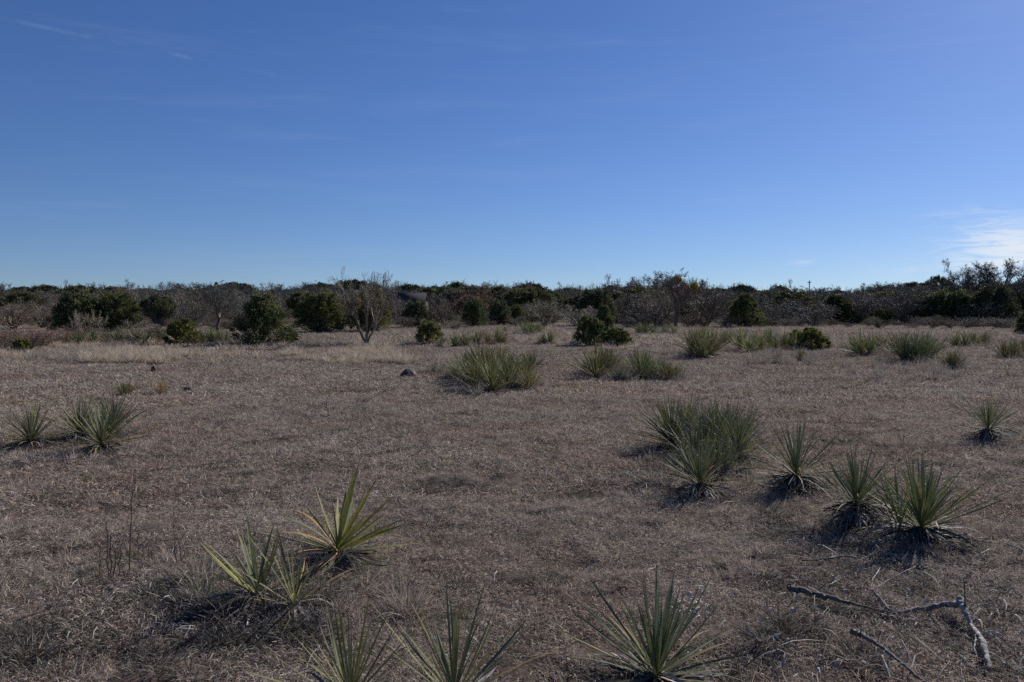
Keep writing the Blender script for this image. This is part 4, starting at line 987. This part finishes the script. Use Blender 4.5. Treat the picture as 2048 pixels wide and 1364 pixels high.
branch('fallen_twig', 'thin dark stick right of the angled pale twig', [(1872, 1157, .02), (1900, 1156, .02), (1925, 1154, .02)], [.004, .004, .003], colr=DW, cat='twig')
branch('fallen_twig', 'pale crooked twig cut by the right edge above the branches', [(2010, 1100, .03), (2035, 1112, .03), (2060, 1128, .02)], [.006, .006, .005], colr=PW, cat='twig')
branch('fallen_twig', 'short pale stick below the hollow-ended branch', [(1764, 1346, .01), (1772, 1364, .01), (1780, 1380, .0)], [.006, .006, .005], colr=PW, cat='twig')
branch('fallen_twig', 'curved pale twig standing out of the turf left of the dark stick', [(1606, 1091, .0), (1609, 1086, .03), (1614, 1084, .06)], [.0035, .0035, .002], colr=(.5, .46, .4), cat='twig', group='pale twigs')
branch('dry_stalk', 'long pale stalk leaning left, left of the largest near clump', [(1291, 978, .02), (1262, 978, .12), (1240, 978, .20), (1213, 975, .30)], [.005, .005, .004, .003], colr=(.52, .48, .42), cat='stalk', group='dry stalks')
branch('fallen_twig', 'pale twig in the turf near the bottom edge, left of the cut-off yuccas', [(612, 1350, .01), (622, 1330, .02), (640, 1318, .03)], [.003, .004, .003], colr=PW, cat='twig', group='pale twigs')
branch('fallen_twig', 'pale straight twig in the heap below the dry weeds', [(200, 1225, .02), (220, 1208, .03), (236, 1190, .04)], [.003, .003, .002], colr=PW, cat='twig', group='pale twigs')
branch('fallen_twig', 'pale twig pointing down from the seedlings by the sparse yucca', [(354, 1195, .02), (372, 1180, .04), (386, 1174, .04)], [.0035, .0035, .002], colr=PW, cat='twig', group='pale twigs')
branch('dark_sticks', 'crossed dark sticks lying in open turf right of the yucca sprigs', [(366, 780, .02), (378, 782, .05), (396, 778, .06)], [.035, .035, .02],
       twigs=[([(383, 782, .03), (382, 774, .12), (381, 772, .20)], [.008, .006, .004], PW)], colr=(.07, .06, .055), cat='sticks', group='dark debris')

# dry weed stalks on the left
def weed(px, py, stems, label, colr=(0.11, 0.075, 0.065), base=3):
    b = at(px, py); t = empty('dry_weed', b, label, 'weed', 'dry weed stalks')
    d = b.y
    for (x0, x1, top) in stems:
        g = Geo(); k = 9; s = np.linspace(0, 1, k); h = (py - top) * d / F * 1.02
        P = np.zeros((1, k, 3)); P[0, :, 0] = ((x0 - px) + (x1 - x0) * s ** 1.3) * d / F + rng.normal(0, .004, k); P[0, :, 1] = rng.normal(0, .02); P[0, :, 2] = h * s - .02
        tubes(g, P, np.linspace(.0052, .0022, k)[None], 4, np.array([colr]))
        nb = 9; Q, RR, _ = grow(P, np.full((1, k), .0022), np.array([h * .18]), nb, .2, .7, .9, .6, 4, .1, .1, rng); tubes(g, Q, np.maximum(RR, .0014), 3, np.repeat(np.array([colr]), nb, 0))
        link('stem', g.mesh('weed_stem', M['twig'], smooth=True), t)
weed(214, 1155, [(204, 203, 1070), (213, 212, 1026), (222, 222, 1050), (231, 236, 1080), (236, 248, 1065)], 'dark leafless weed with several thin stems, left of a single tall stalk')
weed(258, 1145, [(258, 272, 930)], 'single tall thin dark stalk beside the several-stemmed weed')
weed(280, 1115, [(278, 275, 1050), (300, 299, 1060), (288, 284, 1075)], 'short dark weed right of the single tall stalk')
weed(352, 1140, [(350, 347, 1010), (362, 350, 1055), (356, 366, 1090)], 'faint thin weed between the tall stalk and the sparse yucca', (0.17, .12, .1))
weed(1640, 690, [(1638, 1634, 672), (1642, 1650, 668)], 'thin reddish weed right of the yellow-green juniper bush', (0.16, .09, .08))
weed(207, 830, [(207, 206, 768)], 'thin dark stalk rising from behind the three-headed yucca clump')

# mounds, stump and stones
def lump(name, label, cat, px, py, w, h, colr, group=None, seed=0, n=14):
    rs = np.random.default_rng(seed); b = at(px, py, -.01); s = b.y / F
    g = Geo(); m, k = n, 7; th = np.linspace(0, math.pi / 2, k); an = np.arange(m) / m * 2 * math.pi
    rad = rs.uniform(.75, 1.15, (m,)); v = []
    for i in range(k):
        for j in range(m):
            r = rad[j] * rs.uniform(.88, 1.12)
            v.append((math.cos(an[j]) * math.cos(th[i]) * w * s / 2 * r, math.sin(an[j]) * math.cos(th[i]) * w * s / 2 * r * .8, math.sin(th[i]) * h * s * rs.uniform(.85, 1.1)))
    q = [(i * m + j, i * m + (j + 1) % m, (i + 1) * m + (j + 1) % m, (i + 1) * m + j) for i in range(k - 1) for j in range(m)]
    g.add(v, quads=q, c=np.array(colr) * rs.uniform(.75, 1.25, (len(v), 1)))
    return tagged(link(name, g.mesh(name, M['stone']), loc=b), label, cat, group)
lump('rock', 'dark low rock in open turf left of the big middle clump', 'rock', 816, 752, 34, 17, (.075, .07, .075), seed=1)
lump('rock', 'pale stone beside the right end of the dark low rock', 'rock', 826, 752, 9, 13, (.42, .40, .38), seed=8)
lump('stump', 'small dark brown stump in open turf on the left', 'stump', 307, 741, 15, 14, (.085, .055, .045), seed=2)
lump('stone', 'tiny white stone alone in open turf left of centre', 'stone', 570, 887, 8, 9, (.62, .6, .57), seed=3, n=8)
lump('stone', 'flat pale stone in open turf above the largest near clump', 'stone', 1512, 807, 18, 7, (.5, .46, .42), seed=4, n=8)
lump('stone', 'white stone at the left edge of the turf band', 'stone', 298, 702, 6, 4, (.62, .6, .57), seed=5, n=8)
lump('dead_leaf_heap', 'dark heap of dead leaves at the foot of the lowest yucca right of the path', 'heap', 1237, 757, 24, 16, (.10, .095, .10), seed=6)

lump('wood_chip', 'white chip of split wood left of the bleached branch', 'wood chip', 1903, 1288, 13, 9, (.74, .72, .70), seed=11, n=7)
lump('wood_chip', 'white chip in the turf between the tall-leaved nearest yucca and the frayed branch', 'wood chip', 1578, 1240, 13, 5, (.66, .63, .58), seed=12, n=7)
lump('wood_chip', 'upper white chip right of the nearest yucca leaves', 'wood chip', 1397, 1216, 7, 9, (.70, .67, .62), seed=13, n=7)
lump('wood_chip', 'lower white chip right of the nearest yucca leaves', 'wood chip', 1376, 1236, 8, 9, (.70, .67, .62), seed=14, n=7)
# pale broken leaves, chips and straws scattered on the turf
def litter():
    g = Geo()
    def pieces(n, fx, lmin, lmax, w, pal):
        pts = [fx() for _ in range(n)]; P = np.zeros((n, 4, 3)); az = rng.uniform(0, 6.28, n); L = rng.uniform(lmin, lmax, n)
        P[:, 0] = pts
        for j in range(1, 4):
            P[:, j] = P[:, j - 1] + np.stack([np.cos(az), np.sin(az), np.full(n, 0)], -1) * (L / 3)[:, None]; az += rng.normal(0, .25, n)
        P[:, :, 2] = height(P[:, :, 0], P[:, :, 1]) + np.array([.02, .045, .045, .03]) + rng.uniform(0, .015, (n, 1))
        T_ = unit(np.gradient(P, axis=1)); side = unit(np.cross(T_, unit(rng.normal(size=(n, 1, 3)) * .5 + np.array([0, 0, 1]))))
        ribbons(g, P, w * rng.uniform(.5, 1.3, (n, 1)) * np.array([.5, 1, .9, .3])[None], side, pick(n, pal, None))
    pale = np.array([(.5, .46, .42), (.38, .34, .3), (.6, .57, .53)])
    def anywhere():
        a = rng.uniform(-R(40), R(40)); r = 2 + 11 * rng.random() ** .8; return (math.sin(a) * r, math.cos(a) * r, 0)
    def box_(x0, x1, y0, y1):
        def f(): q = at(rng.uniform(x0, x1), rng.uniform(y0, y1)); return q[:]
        return f
    pieces(260, anywhere, .05, .22, .004, pale * .9)
    pieces(90, box_(1520, 2080, 1080, 1380), .03, .12, .006, pale * .7)
    pieces(80, box_(1520, 2080, 1120, 1380), .012, .035, .014, pale * .95)
    pieces(90, box_(1480, 2080, 1080, 1380), .10, .38, .006, np.array([(.10, .085, .08), (.22, .2, .18), (.34, .31, .28)]))
    pieces(60, box_(1340, 1420, 1190, 1260), .03, .08, .007, pale)
    pieces(110, box_(120, 420, 1120, 1280), .06, .2, .005, pale * .75)
    pieces(80, box_(1250, 1460, 940, 1020), .06, .2, .006, pale * .7)
    o = link('leaf_litter', g.mesh('leaf_litter', M['dead'])); tagged(o, 'pale broken leaves and chips scattered over the near turf', 'litter', None, 'stuff')
litter()
print('OBJECTS IN SCENE', len(sc.objects), 'tris', sum(len(m.loops) - 2 * len(m.polygons) for m in bpy.data.meshes))
